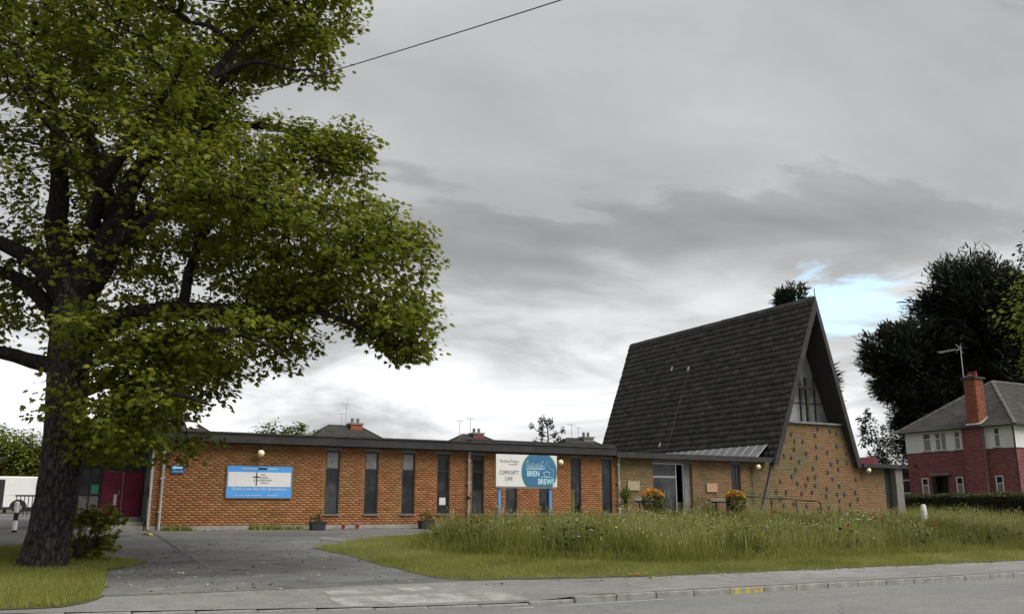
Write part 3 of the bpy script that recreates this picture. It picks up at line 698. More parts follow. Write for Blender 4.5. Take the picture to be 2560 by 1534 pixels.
w = b.build('window', M_frame, church); MB().box((x + .05, 30.08, 2.0), (x + .3, 30.09, 2.75)).build('pane', M_glass, w); MB().box((x + .33, 30.08, 2.0), (x + .47, 30.09, 2.75)).build('pane', M_glass, w)
MB().box((x + .05, 30.08, 2.8), (x + .3, 30.09, 3.42)).build('pane', M_glass, w); MB().box((x + .33, 30.08, 2.8), (x + .47, 30.09, 3.42)).build('pane', M_glass, w)
MB().box((x - .03, 29.985, 3.47), (x + .55, 30.03, 3.585)).build('lintel', M_lintel, w)
for (x, z, mm_) in ((21.72, 2.33, M_plq), (25.76, 2.30, M_plq2)):
    MB().box((x, 29.955, z), (x + .58, 30.0, z + .36)).build('stone_plaque', mm_, church, bevel=.006)
MB().box((36.82, 30.1, 1.0), (37.28, 30.16, 3.5)).build('side_door', M_frame, church)
MB().box((37.29, 29.8, 1.0), (37.78, 30.3, 3.5)).build('end_pillar', M_lintel, church)
MB().tube([(28.32, 29.96, 1.0), (28.32, 29.96, 3.38), (28.4, 29.96, 3.38)], .012, 5).build('conduit', M_black, church)
# ================================================================== things on and in front of the hall
def top(o, label, cat, group=None): return tag(o, label, cat, group)
# church banner on the wall
bx0, bx1, bz0, bz1 = 6.18, 8.24, 1.96, 2.95
ban = thing('church_banner', 'wide blue and white church banner with a black cross on the orange brick wall', 'banner', ((bx0 + bx1) / 2, 29.95, bz0))
MB().box((bx0, 29.945, bz0), (bx1, 29.975, bz1)).build('backing_board', M_sky, ban, bevel=.004)
MB().box((bx0 + .03, 29.938, bz0 + .345), (bx1 - .03, 29.9445, bz0 + .80)).build('white_band', M_signw, ban)
MB().box((bx0 - .02, 29.94, bz0 - .025), (bx1 + .02, 29.98, bz0)).box((bx0 - .02, 29.94, bz1), (bx1 + .02, 29.98, bz1 + .02)).box((bx0 - .025, 29.94, bz0), (bx0, 29.98, bz1)).box((bx1, 29.94, bz0), (bx1 + .025, 29.98, bz1)).build('frame', M_lintel, ban)
cx_ = bx0 + .92
MB().box((cx_ - .016, 29.930, bz0 + .38), (cx_ + .016, 29.937, bz0 + .79)).box((cx_ - .115, 29.9305, bz0 + .635), (cx_ - .016, 29.9365, bz0 + .668)).box((cx_ + .016, 29.9305, bz0 + .635), (cx_ + .115, 29.9365, bz0 + .668)).build('cross_emblem', M_ink, ban)
b = MB()
for s1 in (1, -1): b.tube([(cx_ - .10, 29.934, bz0 + .545), (cx_ - .05, 29.934, bz0 + .545 + s1 * .035), (cx_ + .03, 29.934, bz0 + .545 + s1 * .02), (cx_ + .11, 29.934, bz0 + .545 - s1 * .03)], .005, 5)
b.build('fish_emblem', M_lintel, ban)
for i, t in enumerate(('The', 'United', 'Reformed', 'Church')): text(t, (cx_ + .13, 29.935, bz0 + .72 - i * .083), .088, ban, M_ink, align='LEFT')
text("God's Love Has No Boundaries", ((bx0 + bx1) / 2, 29.94, bz0 + .275), .135, ban, M_signw, xs=1.02, shear=.25)
b = MB()
for (a, c, z) in ((.45, 1.25, .89), (.95, 1.6, .89)): b.box((bx0 + a, 29.941, bz0 + z), (bx0 + c, 29.944, bz0 + z + .045))
for (a, c) in ((.28, .36), (.40, .52), (.58, 1.1), (1.28, 1.62)): b.box((bx0 + a, 29.941, bz0 + .06), (bx0 + c, 29.944, bz0 + .085))
b.build('faded_print', M_signg, ban)
# blue arrow sign
ar = thing('arrow_sign', 'small dark blue sign with a white arrow beside the grey downpipe', 'sign', (4.65, 29.95, 2.68))
MB().box((4.47, 29.95, 2.68), (4.87, 29.975, 2.93)).build('sign_board', mat('sign dark blue', (.03, .12, .33), .45, .05, 3), ar, bevel=.004)
MB().prism([(4.50, 29.948, 2.855), (4.60, 29.948, 2.92), (4.60, 29.948, 2.88), (4.84, 29.948, 2.88), (4.84, 29.948, 2.83), (4.60, 29.948, 2.83), (4.60, 29.948, 2.79)], (0, -.006, 0)).build('white_arrow', M_signp, ar)
text('WAY IN', (4.68, 29.946, 2.735), .075, ar, M_signp)
# globe lamps
GL = [(7.14, 3.35, 'opal globe lamp hanging under the roof edge above the blue church banner'), (18.44, 3.33, 'opal globe lamp between the community cafe board and two dark windows'), (28.46, 3.38, 'opal globe lamp on a thin bracket beside the sloping church frame'), (35.36, 3.37, 'opal globe lamp under the low roof of the church side wing')]
for i, (x, z, lb) in enumerate(GL):
    t = thing('globe_lamp', lb, 'lamp', (x, 29.72, z), group='round wall lamps')
    MB().ball((x, 29.72, z), .115).build('globe', M_opal, t)
    MB().tube([(x, 29.72, z + .1), (x, 29.72, z + .3 if i != 2 else z + .16)], .02, 8).lathe((x, 29.72, z + .09), [(.05, 0), (.05, .03), (.03, .05)], 10).build('bracket', M_black, t)
# community cafe board on two posts
sx0, sx1, sz0, sz1, sy = 14.77, 17.22, 2.37, 3.46, 28.0
sg = thing('cafe_sign', 'white and blue community cafe board on two blue posts rising from the meadow', 'sign', (16, 28, .85))
MB().box((sx0, sy, sz0), (sx1, sy + .03, sz1)).build('sign_board', M_signw, sg)
MB().box((sx0, sy - .004, sz0 - .06), (sx1, sy + .04, sz0)).build('bottom_rail', M_lintel, sg)
cc, cz, rad = sx0 + 1.72, sz0 + .50, .725
def disc(r, y, mname, nm):
    P = []
    for k in range(72):
        a = 2 * math.pi * k / 72; x = cc + r * math.cos(a); z = cz + r * math.sin(a); P.append((min(max(x, sx0), sx1 - .001), y, min(max(z, sz0 + .001), sz1 - .001)))
    Q = []
    for p in P:
        if not Q or (Vector(p) - Vector(Q[-1])).length > 1e-4: Q.append(p)
    return MB().prism(Q[::-1], (0, .004, 0)).build(nm, mname, sg)
disc(.725, sy - .005, M_teal, 'teal_ring'); disc(.655, sy - .010, M_navy, 'blue_disc')
yk = sy - .012
text('COMMUNITY', (sx0 + .50, yk + .01, sz0 + .46), .20, sg, M_ink, xs=.66)
text('CAFE', (sx0 + .50, yk + .01, sz0 + .25), .20, sg, M_ink, xs=.66)
text('The Bren Project', (sx0 + .50, yk + .01, sz0 + .85), .135, sg, M_ink, xs=.82, shear=.2)
b = MB()
b.box((sx0 + .50, yk, sz0 + .745), (sx0 + .85, yk + .006, sz0 + .76)); b.build('faded_print', M_lintel, sg)
text('BREN', (sx0 + 1.47, yk - .002, sz0 + .44), .27, sg, M_signp, xs=.78, bold=.004)
text('BREWS', (sx0 + 1.99, yk - .002, sz0 + .17), .27, sg, M_signp, xs=.78, bold=.004)
ln = lambda pts, r=.008: MB().tube([(sx0 + a, yk, sz0 + c) for a, c in pts], r, 5)
b = ln([(1.16, .60), (1.92, .60), (2.03, .88), (2.15, .60), (2.28, .60), (2.28, .33), (1.78, .33)], .009); b.build('church_outline', M_signp, sg)
b = ln([(1.90, .51), (1.92, .41), (1.96, .345), (2.08, .345), (2.12, .41), (2.14, .51), (1.90, .51)]); b.tube([(sx0 + 2.12, yk, sz0 + .42), (sx0 + 2.16, yk, sz0 + .50)], .008, 5).tube([(sx0 + 1.91, yk, sz0 + .49), (sx0 + 1.87, yk, sz0 + .46), (sx0 + 1.90, yk, sz0 + .41), (sx0 + 1.94, yk, sz0 + .39)], .007, 5).tube([(sx0 + 1.98, yk, sz0 + .515), (sx0 + 2.02, yk, sz0 + .55), (sx0 + 2.06, yk, sz0 + .515)], .008, 5); b.build('teapot_outline', M_signp, sg)
b = MB()
for k in range(34):
    a = 1.2 + k * .0205; h = .05 + .16 * abs(math.sin(k * 1.7)); b.tube([(sx0 + a, yk, sz0 + .61), (sx0 + a + rng.uniform(-.02, .02), yk, sz0 + .61 + h * .6), (sx0 + a + rng.uniform(-.04, .04), yk, sz0 + .61 + h)], .005, 4)
for (a, c) in ((1.24, .86), (1.85, .85)):
    for q in range(3): b.tube([(sx0 + a - .05 * math.cos(q * 1.05), yk, sz0 + c - .05 * math.sin(q * 1.05)), (sx0 + a + .05 * math.cos(q * 1.05), yk, sz0 + c + .05 * math.sin(q * 1.05))], .005, 4)
b.build('garden_drawing', M_signp, sg)
for x in (14.93, 16.97):
    p = MB().box((x - .045, sy + .045, .8), (x + .045, sy + .115, 3.3)).build('post', M_post, sg); MB().box((x - .08, sy + .03, .8), (x + .08, sy + .2, 1.62)).build('post_base', M_lintel, p)

# plants made of blades / leaves ----------------------------------------------------
def leafpts(kind='oval'):
    if kind == 'maple':
        h = [(0, 0), (.30, .02), (.52, .30), (.30, .36), (.44, .72), (.17, .60), (0, 1.0)]
        out = h + [(-x, y) for x, y in h[-2:0:-1]]
        P = np.array([(0, .32)] + out, float); n = len(out)
        F = np.array([(0, 1 + k, 1 + (k + 1) % n) for k in range(n)])
    elif kind == 'tuft':
        P = np.array([(-.13, 0), (.13, 0), (.07, 1), (-.07, 1)], float); F = np.array([(0, 1, 2), (0, 2, 3)])
    else:
        P = np.array([(0, 0), (.32, .35), (.25, .75), (0, 1), (-.25, .75), (-.32, .35)], float); F = np.array([(0, 1, 5), (1, 2, 5), (2, 4, 5), (2, 3, 4)])
    Z = -.22 * np.abs(P[:, 0]) - .22 * P[:, 1] ** 2
    return np.column_stack([P, Z]), F
def leaf_frames(pos, outdir, droop=.45, jit=.5):
    """tip axis y outwards and drooping, normal up with jitter"""
    n = len(pos); y = outdir + rng.normal(0, jit, (n, 3)); y[:, 2] = y[:, 2] * .5 - droop; y /= np.linalg.norm(y, axis=1)[:, None]
    up = np.array([0, 0, 1.]) + rng.normal(0, .35, (n, 3)); x = np.cross(y, up); x /= np.linalg.norm(x, axis=1)[:, None] + 1e-9; z = np.cross(x, y)
    return np.stack([x, y, z], 2)      # columns
def leaves_mesh(name, pos, fr, size, kind, tint=None, org=(0, 0, 0)):
    P, F = leafpts(kind); n, k = len(pos), len(P)
    V = np.einsum('nij,kj->nki', fr, P) * size[:, None, None] + (pos - np.array(org))[:, None, :]
    FF = (F[None] + k * np.arange(n)[:, None, None]).reshape(-1, 3)
    return npmesh(name, V.reshape(-1, 3), FF, np.repeat(tint if tint is not None else rng.random(n), k))
def blob(centre, rad, n, shell=.55, flat=1., clumps=0):
    """points in an ellipsoid, denser towards the surface, gathered into clumps"""
    centre, rad = np.array(centre, float), np.array(rad, float)
    if clumps:
        c = rng.normal(size=(clumps, 3)); c /= np.linalg.norm(c, axis=1)[:, None]; c *= (shell + (1 - shell) * rng.random(clumps))[:, None]
        cl = rng.integers(0, clumps, n); d = np.clip(rng.normal(size=(n, 3)), -1.7, 1.7) * (.16 if shell > .42 else .115) * rng.uniform(.6, 1.3, clumps)[cl][:, None]; q = c[cl] + d
    else:
        q = rng.normal(size=(n, 3)); q /= np.linalg.norm(q, axis=1)[:, None]; q *= (shell + (1 - shell) * rng.random(n) ** .6)[:, None]
    return centre + q * rad, q / (np.linalg.norm(q, axis=1)[:, None] + 1e-6)
def bushy(parent, name, parts, material, kind, size, droop=.2, jit=.6, stuff=True):
    ps = [blob(*p) for p in parts]; pos = np.concatenate([p[0] for p in ps]); out = np.concatenate([p[1] for p in ps])
    me = leaves_mesh(name, pos, leaf_frames(pos, out, droop, jit), rng.uniform(.6, 1.25, len(pos)) * size, kind, None, ORG[parent.name])
    return link(name, me, material, parent, kind='stuff' if stuff else None)
def simple_tree(name, label, cat, base, hgt, parts, material, kind, size, trunk_r, droop=.2, group=None, limbs=7):
    t = thing(name, label, cat, base, group=group); b = Vector(base)
    topc = Vector(parts[len(parts) // 2][0])
    pts = [b, b + (topc - b) * .35 + Vector((.1, .1, 0)), b + (topc - b) * .7, topc]
    m_ = MB().tube(pts, [trunk_r, trunk_r * .75, trunk_r * .5, trunk_r * .2], 8)
    for k in range(limbs):
        p = parts[k % len(parts)]; a = rng.uniform(0, 6.28); e = Vector(p[0]) + Vector((math.cos(a) * p[1][0] * .7, math.sin(a) * p[1][1] * .7, rng.uniform(-.3, .6) * p[1][2])); s_ = pts[1].lerp(pts[3], rng.uniform(.0, .8))
        m_.tube([s_, s_.lerp(e, .5) + Vector((0, 0, .06 * hgt * rng.uniform(-.5, 1))), e], [trunk_r * .35, trunk_r * .22, trunk_r * .06], 6)
    m_.build('trunk', M_bark2, t); bushy(t, 'crown', parts, material, kind, size, droop); return t

# trough planters at the hall wall
M_pink = mat('pink petals', (.55, .10, .25), .6, .15, 10); M_orp = mat('orange petals', (.60, .20, .04), .6, .15, 10)
def planter(x, y, lb, w=.50, h=.26, plants=True, nm='planter'):
    z = g(y) + .012; t = thing(nm, lb, 'planter', (x, y, z), group='dark planters along the hall wall'); b = MB()
    b.prism([(x - w / 2 + .04, y - .16, z), (x + w / 2 - .04, y - .16, z), (x + w / 2, y - .16, z + h), (x - w / 2, y - .16, z + h)], (0, .32, 0)).build('tub', M_plast, t, bevel=.012)
    MB().box((x - w / 2 - .012, y - .175, z + h - .03), (x + w / 2 + .012, y - .161, z + h + .012)).build('rim', M_plast, t)
    if plants: bushy(t, 'foliage', [((x - .05, y, z + h + .10), (.20, .12, .13), 90), ((x + .02, y, z + h + .2), (.08, .07, .14), 40)], M_gleaf, 'oval', .09)
    return t, z + h
t, zt = planter(9.02, 29.45, 'dark trough planter with greenery under the first tall window')
b = MB()
for k in range(6): b.ball((9.02 + rng.uniform(.02, .2), 29.36, zt + rng.uniform(.08, .2)), .022, 6)
b.build('blossom', M_pink, t)
planter(12.86, 29.45, 'dark trough planter with a spiky green plant beside the meadow edge', .58, .29)
planter(18.2, 28.6, 'dark square planter in the meadow below the cafe board post', .36, .55, False)
b = MB()
for x, c in ((9.98, 0), (10.46, 1)):
    pt = thing('flower_pot', ('small clay pot with orange flowers at the foot of the brick wall', 'small clay pot with pink flowers at the foot of the brick wall')[c], 'flower pot', (x, 29.7, .97))
    MB().lathe((x, 29.7, .97), [(.05, 0), (.075, .11), (.08, .12)], 10).build('pot', M_terra, pt)
    q = MB()
    for k in range(7): q.ball((x + rng.uniform(-.07, .07), 29.7 + rng.uniform(-.05, .05), 1.11 + rng.uniform(.0, .05)), .028, 6)
    q.build('blossom', (M_orp, M_pink)[c], pt)
# two dome-topped flowering shrubs by the entrance
M_yb = mat('yellow orange blossom', (.62, .33, .03), .6, .2, 10, cols=brick_cols([(.55, .26, .02), (.68, .42, .04), (.62, .20, .05), (.70, .50, .10)]), src='tint')
for x, y, zc, r, lb, gm in ((21.06, 27.5, 1.93, .40, 'round clipped shrub with an orange yellow top in front of the glass entrance', M_gleaf), (25.08, 27.5, 1.93, .35, 'loose yellow flowering shrub at the end of the black handrail', M_gleaf)):
    t = thing('flowering_shrub', lb, 'shrub', (x, y, g(y))); MB().tube([(x, y, g(y)), (x, y, zc)], .03, 6).build('stem', M_bark2, t)
    bushy(t, 'foliage', [((x, y, zc - .06), (r, r, .36), 1700, .8)], gm, 'oval', .07)
    pp, oo = blob((x, y, zc + .06), (r * 1.02, r * 1.02, .32), 1500, .9); kp = pp[:, 2] > zc + .12; pp, oo = pp[kp], oo[kp]
    me = leaves_mesh('blossom', pp, leaf_frames(pp, oo, -.2, .5), rng.uniform(.045, .08, len(pp)), 'oval', None, ORG[t.name]); link('blossom', me, M_yb, t, kind='stuff')
# cabbage palm
yx, yy_ = 19.8, 27.5; t = thing('cabbage_palm', 'small spiky cabbage palm beside the entrance downpipe', 'palm', (yx, yy_, g(yy_)))
MB().tube([(yx, yy_, g(yy_)), (yx + .02, yy_, 1.9)], [.05, .04], 8).build('trunk', M_bark2, t)
V = []; F = []
for k in range(130):
    az = rng.uniform(0, 6.28); el = rng.uniform(-.5, 1.45); l_ = rng.uniform(.42, .66); d = np.array([math.cos(az) * math.cos(el), math.sin(az) * math.cos(el), math.sin(el)]); s_ = np.cross(d, (0, 0, 1)); s_ /= np.linalg.norm(s_) + 1e-6
    o = np.array([yx, yy_, 1.9]); i = len(V); mid_ = o + d * l_ * .55; tip = o + d * l_ - np.array([0, 0, .10 * l_ * (1.5 - el)])
    V += [o - s_ * .012, o + s_ * .012, mid_ + s_ * .024, mid_ - s_ * .024, tip]; F += [(i, i + 1, i + 2), (i, i + 2, i + 3), (i + 3, i + 2, i + 4)]
me = npmesh('fronds', np.array(V) - np.array(ORG[t.name]), np.array(F), np.repeat(rng.random(130), 5)); link('fronds', me, M_gleaf, t, kind='stuff')
# ramp handrail
hr = thing('handrail', 'black ramp handrail sloping down past the yellow shrub and brick gable', 'handrail', (27.5, 28, .9))
MB().tube([(25.04, 28, .85), (25.04, 28, 2.1), (25.08, 28, 2.14), (26.5, 28, 2.08), (29.9, 28, 1.935), (30.1, 28, 1.91), (30.2, 28, 1.84), (30.22, 28, 1.6), (30.22, 28, .85)], .024, 8).build('top_rail', M_black, hr)
for x in (26.0, 27.42, 28.82): MB().tube([(x, 28, .85), (x, 28, 2.1 - (x - 26) * .042)], .02, 8).build('post', M_black, hr)
# benches either side of the entrance
for x, y, lb in ((26.14, 29.5, 'low grey bench with dark seat slats under the sandstone plaque'), (22.1, 29.3, 'low dark bench half hidden behind the orange topped shrub')):
    t = thing('bench', lb, 'bench', (x, y, g(y)), group='benches by the church entrance')
    for k in range(3): MB().box((x - .42, y - .2 + k * .14, 1.86), (x + .42, y - .09 + k * .14, 1.92)).build('seat_slat', M_plast, t)
    for s1 in (-1, 1): MB().box((x + s1 * .32 - .02, y - .02, .95), (x + s1 * .32 + .02, y + .02, 1.86)).build('leg', M_plast, t)
    MB().box((x - .42, y + .24, 1.92), (x + .42, y + .27, 2.04)).build('backrest', M_lintel, t)
# low round shrub right of the door
t = thing('round_shrub', 'low soft green shrub beside the lobby wall of the church entrance', 'shrub', (24.3, 28.6, g(28.6)))
bushy(t, 'foliage', [((24.2, 28.6, 1.55), (.62, .5, .55), 700, .5)], M_gleaf, 'oval', .085)
# white stub post in the grass, black-and-white bollard, litter
t = thing('marker_post', 'short white concrete marker post standing in the tall grass by the hedge', 'post', (31.3, 23.87, g(23.87)))
MB().lathe((31.3, 23.87, g(23.87)), [(.13, 0), (.12, .9), (.09, 1.18), (.05, 1.23)], 8).build('post', M_white, t)
t = thing('striped_bollard', 'black and white banded bollard beside the big tree trunk', 'bollard', (.4, 29.8, .97)); zb_ = .97
for k, (h0, h1) in enumerate(((0, .06), (.06, .32), (.32, .54), (.54, .80))): MB().tube([(.4, 29.8, zb_ + h0), (.4, 29.8, zb_ + h1)], .062 + .002 * (k % 2), 12).build('band', (M_black, M_white)[k % 2], t)
MB().lathe((.4, 29.8, zb_ + .8), [(.066, 0), (.05, .03), (.02, .045)], 12).build('cap', M_white, t)
b = MB(); z = g(28.2) + .02
for k in range(5): a = k * 1.25; b.quad((3.75, 28.3, z + .05), (3.75 + .13 * math.cos(a), 28.3 + .13 * math.sin(a), z), (3.75 + .16 * math.cos(a + .5), 28.3 + .16 * math.sin(a + .5), z + .04), (3.75 + .08 * math.cos(a + 1), 28.3 + .08 * math.sin(a + 1), z + .07))
top(b.build('litter_scrap', M_yel, None, base=(3.75, 28.3, z)), 'crumpled yellow wrapper lying on the asphalt before the red doors', 'litter')
b = MB()  # small raised orange pieces stand in for sprayed paint marks on the grass
for k in range(4): px2 = 11.95 + k * .13 + (k % 2) * .05; b.quad((px2, 16.52, g(16.5) + .07), (px2 + .07, 16.5, g(16.5) + .05), (px2 + .06, 16.57, g(16.5) + .07), (px2 + .01, 16.56, g(16.5) + .085))
top(b.build('orange_marks', M_orp, None, base=(12.2, 16.5, g(16.5))), 'orange pieces standing in for sprayed marks in the grass edge beside the pavement', 'litter')

# ================================================================== white van and bits beyond the car park
vx, vy, vz = 1.75, 57.5, 1.38
van = thing('parked_van', 'white delivery van parked beyond the car park behind the tree trunk', 'van', (vx - 2.4, vy, vz))
b = MB(); prof = [(0, .28), (0, 1.88), (-.12, 1.95), (-3.2, 1.95), (-3.6, 1.85), (-4.25, 1.15), (-4.95, 1.0), (-5.1, .8), (-5.1, .28)]
b.prism([(vx + p[0], vy - .9, vz + p[1]) for p in prof], (0, 1.8, 0)).build('body', M_white, van, bevel=.06)
for x in (-.95, -4.1):
    w = MB().tube([(vx + x, vy - .93, vz + .32), (vx + x, vy - .70, vz + .32)], .32, 18).build('wheel', M_black, van); MB().tube([(vx + x, vy - .945, vz + .32), (vx + x, vy - .932, vz + .32)], .19, 14).build('rim', M_alu, w)
    MB().lathe((0, 0, 0), [(.01, 0), (.01, .001)], 3) 
    P = [(vx + x + .42 * math.cos(a), vy - .906, vz + .32 + .42 * math.sin(a)) for a in np.linspace(0, math.pi, 14)]; MB().prism(P, (0, .02, 0)).build('wheel_arch', M_plast, van)
MB().box((vx - 5.0, vy - .91, vz + .2), (vx - .02, vy - .7, vz + .34)).build('sill', M_plast, van)
MB().box((vx - 1.95, vy - .912, vz + .35), (vx - 1.68, vy - .9, vz + 1.78)).build('door_gap', M_plast, van)
MB().box((vx - 1.6, vy - .912, vz + .98), (vx - .05, vy - .9, vz + 1.02)).build('side_rail', M_render, van)
MB().prism([(vx - 2.9, vy - .912, vz + 1.1), (vx - 2.9, vy - .912, vz + 1.7), (vx - 3.55, vy - .912, vz + 1.7), (vx - 4.05, vy - .912, vz + 1.15)], (0, .012, 0)).build('side_window', M_glass, van)
MB().box((vx - .005, vy - .8, vz + .8), (vx + .012, vy - .68, vz + 1.25)).build('tail_light', M_red, van)
t = thing('metal_railing', 'short black metal railing in front of the white van', 'railing', (1.05, 50.5, 1.28))
b = MB(); b.box((.55, 50.47, 2.2), (1.7, 50.53, 2.27)).box((.55, 50.47, 1.5), (1.7, 50.53, 1.56)); b.build('rail', M_black, t)
for k in range(7): MB().box((.6 + k * .17, 50.48, 1.28), (.64 + k * .17, 50.52, 2.2)).build('bar', M_black, t)
t = thing('slatted_fence', 'grey horizontal slat fence panel beside the big tree trunk', 'fence', (1.9, 58.2, 1.36))
for k in range(9): MB().box((.95, 58.2, 1.5 + k * .185), (3.2, 58.24, 1.66 + k * .185)).build('slat', M_wood, t)
for x in (.9, 3.2): MB().box((x, 58.15, 1.36), (x + .08, 58.3, 3.25)).build('post', M_wood, t)
t = thing('garden_bush', 'big light green garden bush rising behind the white van', 'bush', (.2, 61, 1.38))
MB().tube([(.2, 61, 1.38), (.2, 61, 4)], .09, 6).build('trunk', M_bark2, t)
bushy(t, 'crown', [((-.3, 61, 4.3), (2.2, 1.6, 2.0), 9000, .5, 1, 110), ((1.3, 61, 3.9), (1.2, 1.1, 1.6), 4000, .5, 1, 46), ((-1.5, 61, 3.0), (2, 1.2, 1.3), 3000, .4, 1, 40)], M_bleaf, 'oval', .2)

# ================================================================== houses beyond the hall
def course_roof(b, corners, n):
    """lapped courses on the quad a,b (eave) c,d (ridge), each lifted at its lower edge"""
    a, bb, c, d = map(Vector, corners); nn = (bb - a).cross(d - a)
    if nn.length < 1e-6: nn = (bb - a).cross(c - a)
    nn = nn.normalized() * .03
    for k in range(n):
        t0, t1 = k / n, (k + 1) / n; p, q, r, s_ = a.lerp(d, t0), bb.lerp(c, t0), bb.lerp(c, t1), a.lerp(d, t1)
        b.quad(p + nn, q + nn, r, s_); b.quad(p, q, q + nn, p + nn)
def far_house(label, x, y, w, d, ez, rz, rl, chx, chh, brickm_, aerials=(), rot=0, sky=False):
    t = thing('brick_house', label, 'house', (x, y, g(y)), group='houses behind the church hall'); gz = g(y)
    MB().box((x - w / 2 + .3, y - d / 2 + .3, gz - .2), (x + w / 2 - .3, y + d / 2 - .3, ez)).build('wall', M_hallw2, t)
    b = MB(); A, B_, C_, D_ = [(x - w / 2, y - d / 2, ez), (x + w / 2, y - d / 2, ez), (x + w / 2, y + d / 2, ez), (x - w / 2, y + d / 2, ez)]; r0, r1 = (x - rl / 2, y, rz), (x + rl / 2, y, rz)
    n = 16
    course_roof(b, (A, B_, r1, r0), n); course_roof(b, (C_, D_, r0, r1), n); course_roof(b, (B_, C_, r1, r1), n); course_roof(b, (D_, A, r0, r0), n)
    rf = b.build('roof', M_froof, t)
    rd = MB().tube([r0, r1], .09, 6)
    for e, r in ((A, r0), (B_, r1), (C_, r1), (D_, r0)): rd.tube([e, r], .08, 5)
    rd.build('ridge', M_froof, rf)
    ch = MB().box((x + chx - .42, y - .5, rz - 1.2), (x + chx + .42, y + .3, rz + chh)).build('chimney', brickm_, rf)
    MB().box((x + chx - .5, y - .56, rz + chh), (x + chx + .5, y + .36, rz + chh + .12)).build('chimney_cap', M_lintel, ch)
    for s1 in (-.2, .2): MB().lathe((x + chx + s1, y - .1, rz + chh + .12), [(.12, 0), (.10, .3), (.12, .34)], 8).build('chimney_pot', M_lintel, ch)
    for ax, ah in aerials:
        q = MB().tube([(x + ax, y, rz - .2), (x + ax, y, rz + ah)], .02, 5).tube([(x + ax - .35, y, rz + ah - .05), (x + ax + .3, y, rz + ah - .05)], .014, 4)
        for k in range(4): q.tube([(x + ax - .3 + k * .18, y - .2, rz + ah - .05), (x + ax - .3 + k * .18, y + .2, rz + ah - .05)], .01, 4)
        q.build('aerial', M_pipe, t)
    if sky:
        sl = Vector((0, d / 2, rz - ez)).normalized(); o = Vector((x + 1.25, y - d / 2, ez)) + sl * ((rz - 1.3 - ez) / sl.z); nn = Vector((0, -sl.z, sl.y)) * .08
        MB().obox(o, (.78, 0, 0), sl * .75, nn).build('skylight', M_alu, rf); MB().obox(o + nn + Vector((.06, 0, 0)) + sl * .06, (.66, 0, 0), sl * .63, nn * .1).build('skylight_pane', M_white, rf)
    for wx in (-w / 4, w / 4):
        wn = MB().box((x + wx - .7, y - d / 2 + .26, ez - 1.6), (x + wx + .7, y - d / 2 + .31, ez - .35)).build('window', M_white, t); MB().box((x + wx - .6, y - d / 2 + .245, ez - 1.5), (x + wx + .6, y - d / 2 + .262, ez - .45)).build('pane', M_glass, wn)
    return t
M_hallw2 = mat('far house brick', (.24, .11, .06), .9, .2, 6, .2, 30); M_froof = mat('far roof tiles', (.05, .048, .045), .85, .3, 2, .2, 20)
M_chr = mat('red chimney brick', (.30, .09, .05), .9, .25, 6, .3, 30)
far_house('house with a broad hipped roof and squat orange brick chimney behind the hall', 20.6, 62, 8.6, 8, 4.9, 7.3, 2.3, .75, .1, M_chr, ((.1, 1.6), (-.2, .9)))
far_house('house with a small grey hipped roof and pinkish chimney behind the hall centre', 30.6, 62, 8.2, 8, 5.0, 7.05, 1.6, .35, .05, mat('pink chimney brick', (.26, .07, .075), .9, .25, 6), ((-1.0, 1.1), (-.1, 1.3)))
far_house('house with grey pale capped chimney showing beside the steep church roof', 37.5, 58, 7.4, 8, 4.8, 6.75, 1.9, .7, .05, M_lintel, ((-.5, 1.1), (.1, .9)))
far_house('house with a bright skylight in its dark roof behind the hall beyond the tree', 8.6, 63, 9.5, 8, 4.9, 7.9, 1.6, -2.4, .4, M_chr, (), sky=True)
far_house('house whose dark sloping roof rises behind the light green garden bush', -4.2, 72, 9.0, 9, 4.6, 8.4, 2.0, -1.5, .5, M_chr, ())
simple_tree('garden_tree', 'rounded light green tree crown between two house roofs behind the hall', 'tree', (15.3, 58, 1.38), 6, [((14.6, 58, 5.6), (1.7, 1.4, 1.4), 2600, .5, 1, 44), ((16.2, 58, 5.5), (1.6, 1.4, 1.3), 2600, .5, 1, 44)], M_gleaf, 'oval', .2, .12)
# sparse monkey puzzle
t = thing('monkey_puzzle_tree', 'small sparse monkey puzzle tree with dark tufts above the hall roof', 'tree', (31.4, 52, 1.3)); b = MB().tube([(31.5, 52, 1.3), (31.4, 52, 5), (31.25, 52, 7.2)], [.12, .08, .03], 6); tips = [(31.25, 52, 7.25)]
for k in range(16):
    z = 5.0 + k * .14; s1 = -1 if k % 2 else 1; a = rng.uniform(-.7, .7); l_ = rng.uniform(.6, 1.3) * (1 if z < 6.6 else .55); e = (31.35 + s1 * l_ * math.cos(a), 52 + l_ * math.sin(a), z + .45 + rng.uniform(-.1, .2)); b.tube([(31.38, 52, z), (31.38 + s1 * l_ * .6, 52 + .5 * l_ * math.sin(a), z + .12), e], [.03, .025, .02], 5); tips.append(e)
b.build('trunk', M_bark2, t); bushy(t, 'foliage', [(e, (.16, .16, .2), 70, .2) for e in tips] + [((e[0] * .6 + 31.38 * .4, 52, e[2] - .15), (.14, .14, .12), 25, .2) for e in tips], M_dleaf, 'oval', .12)

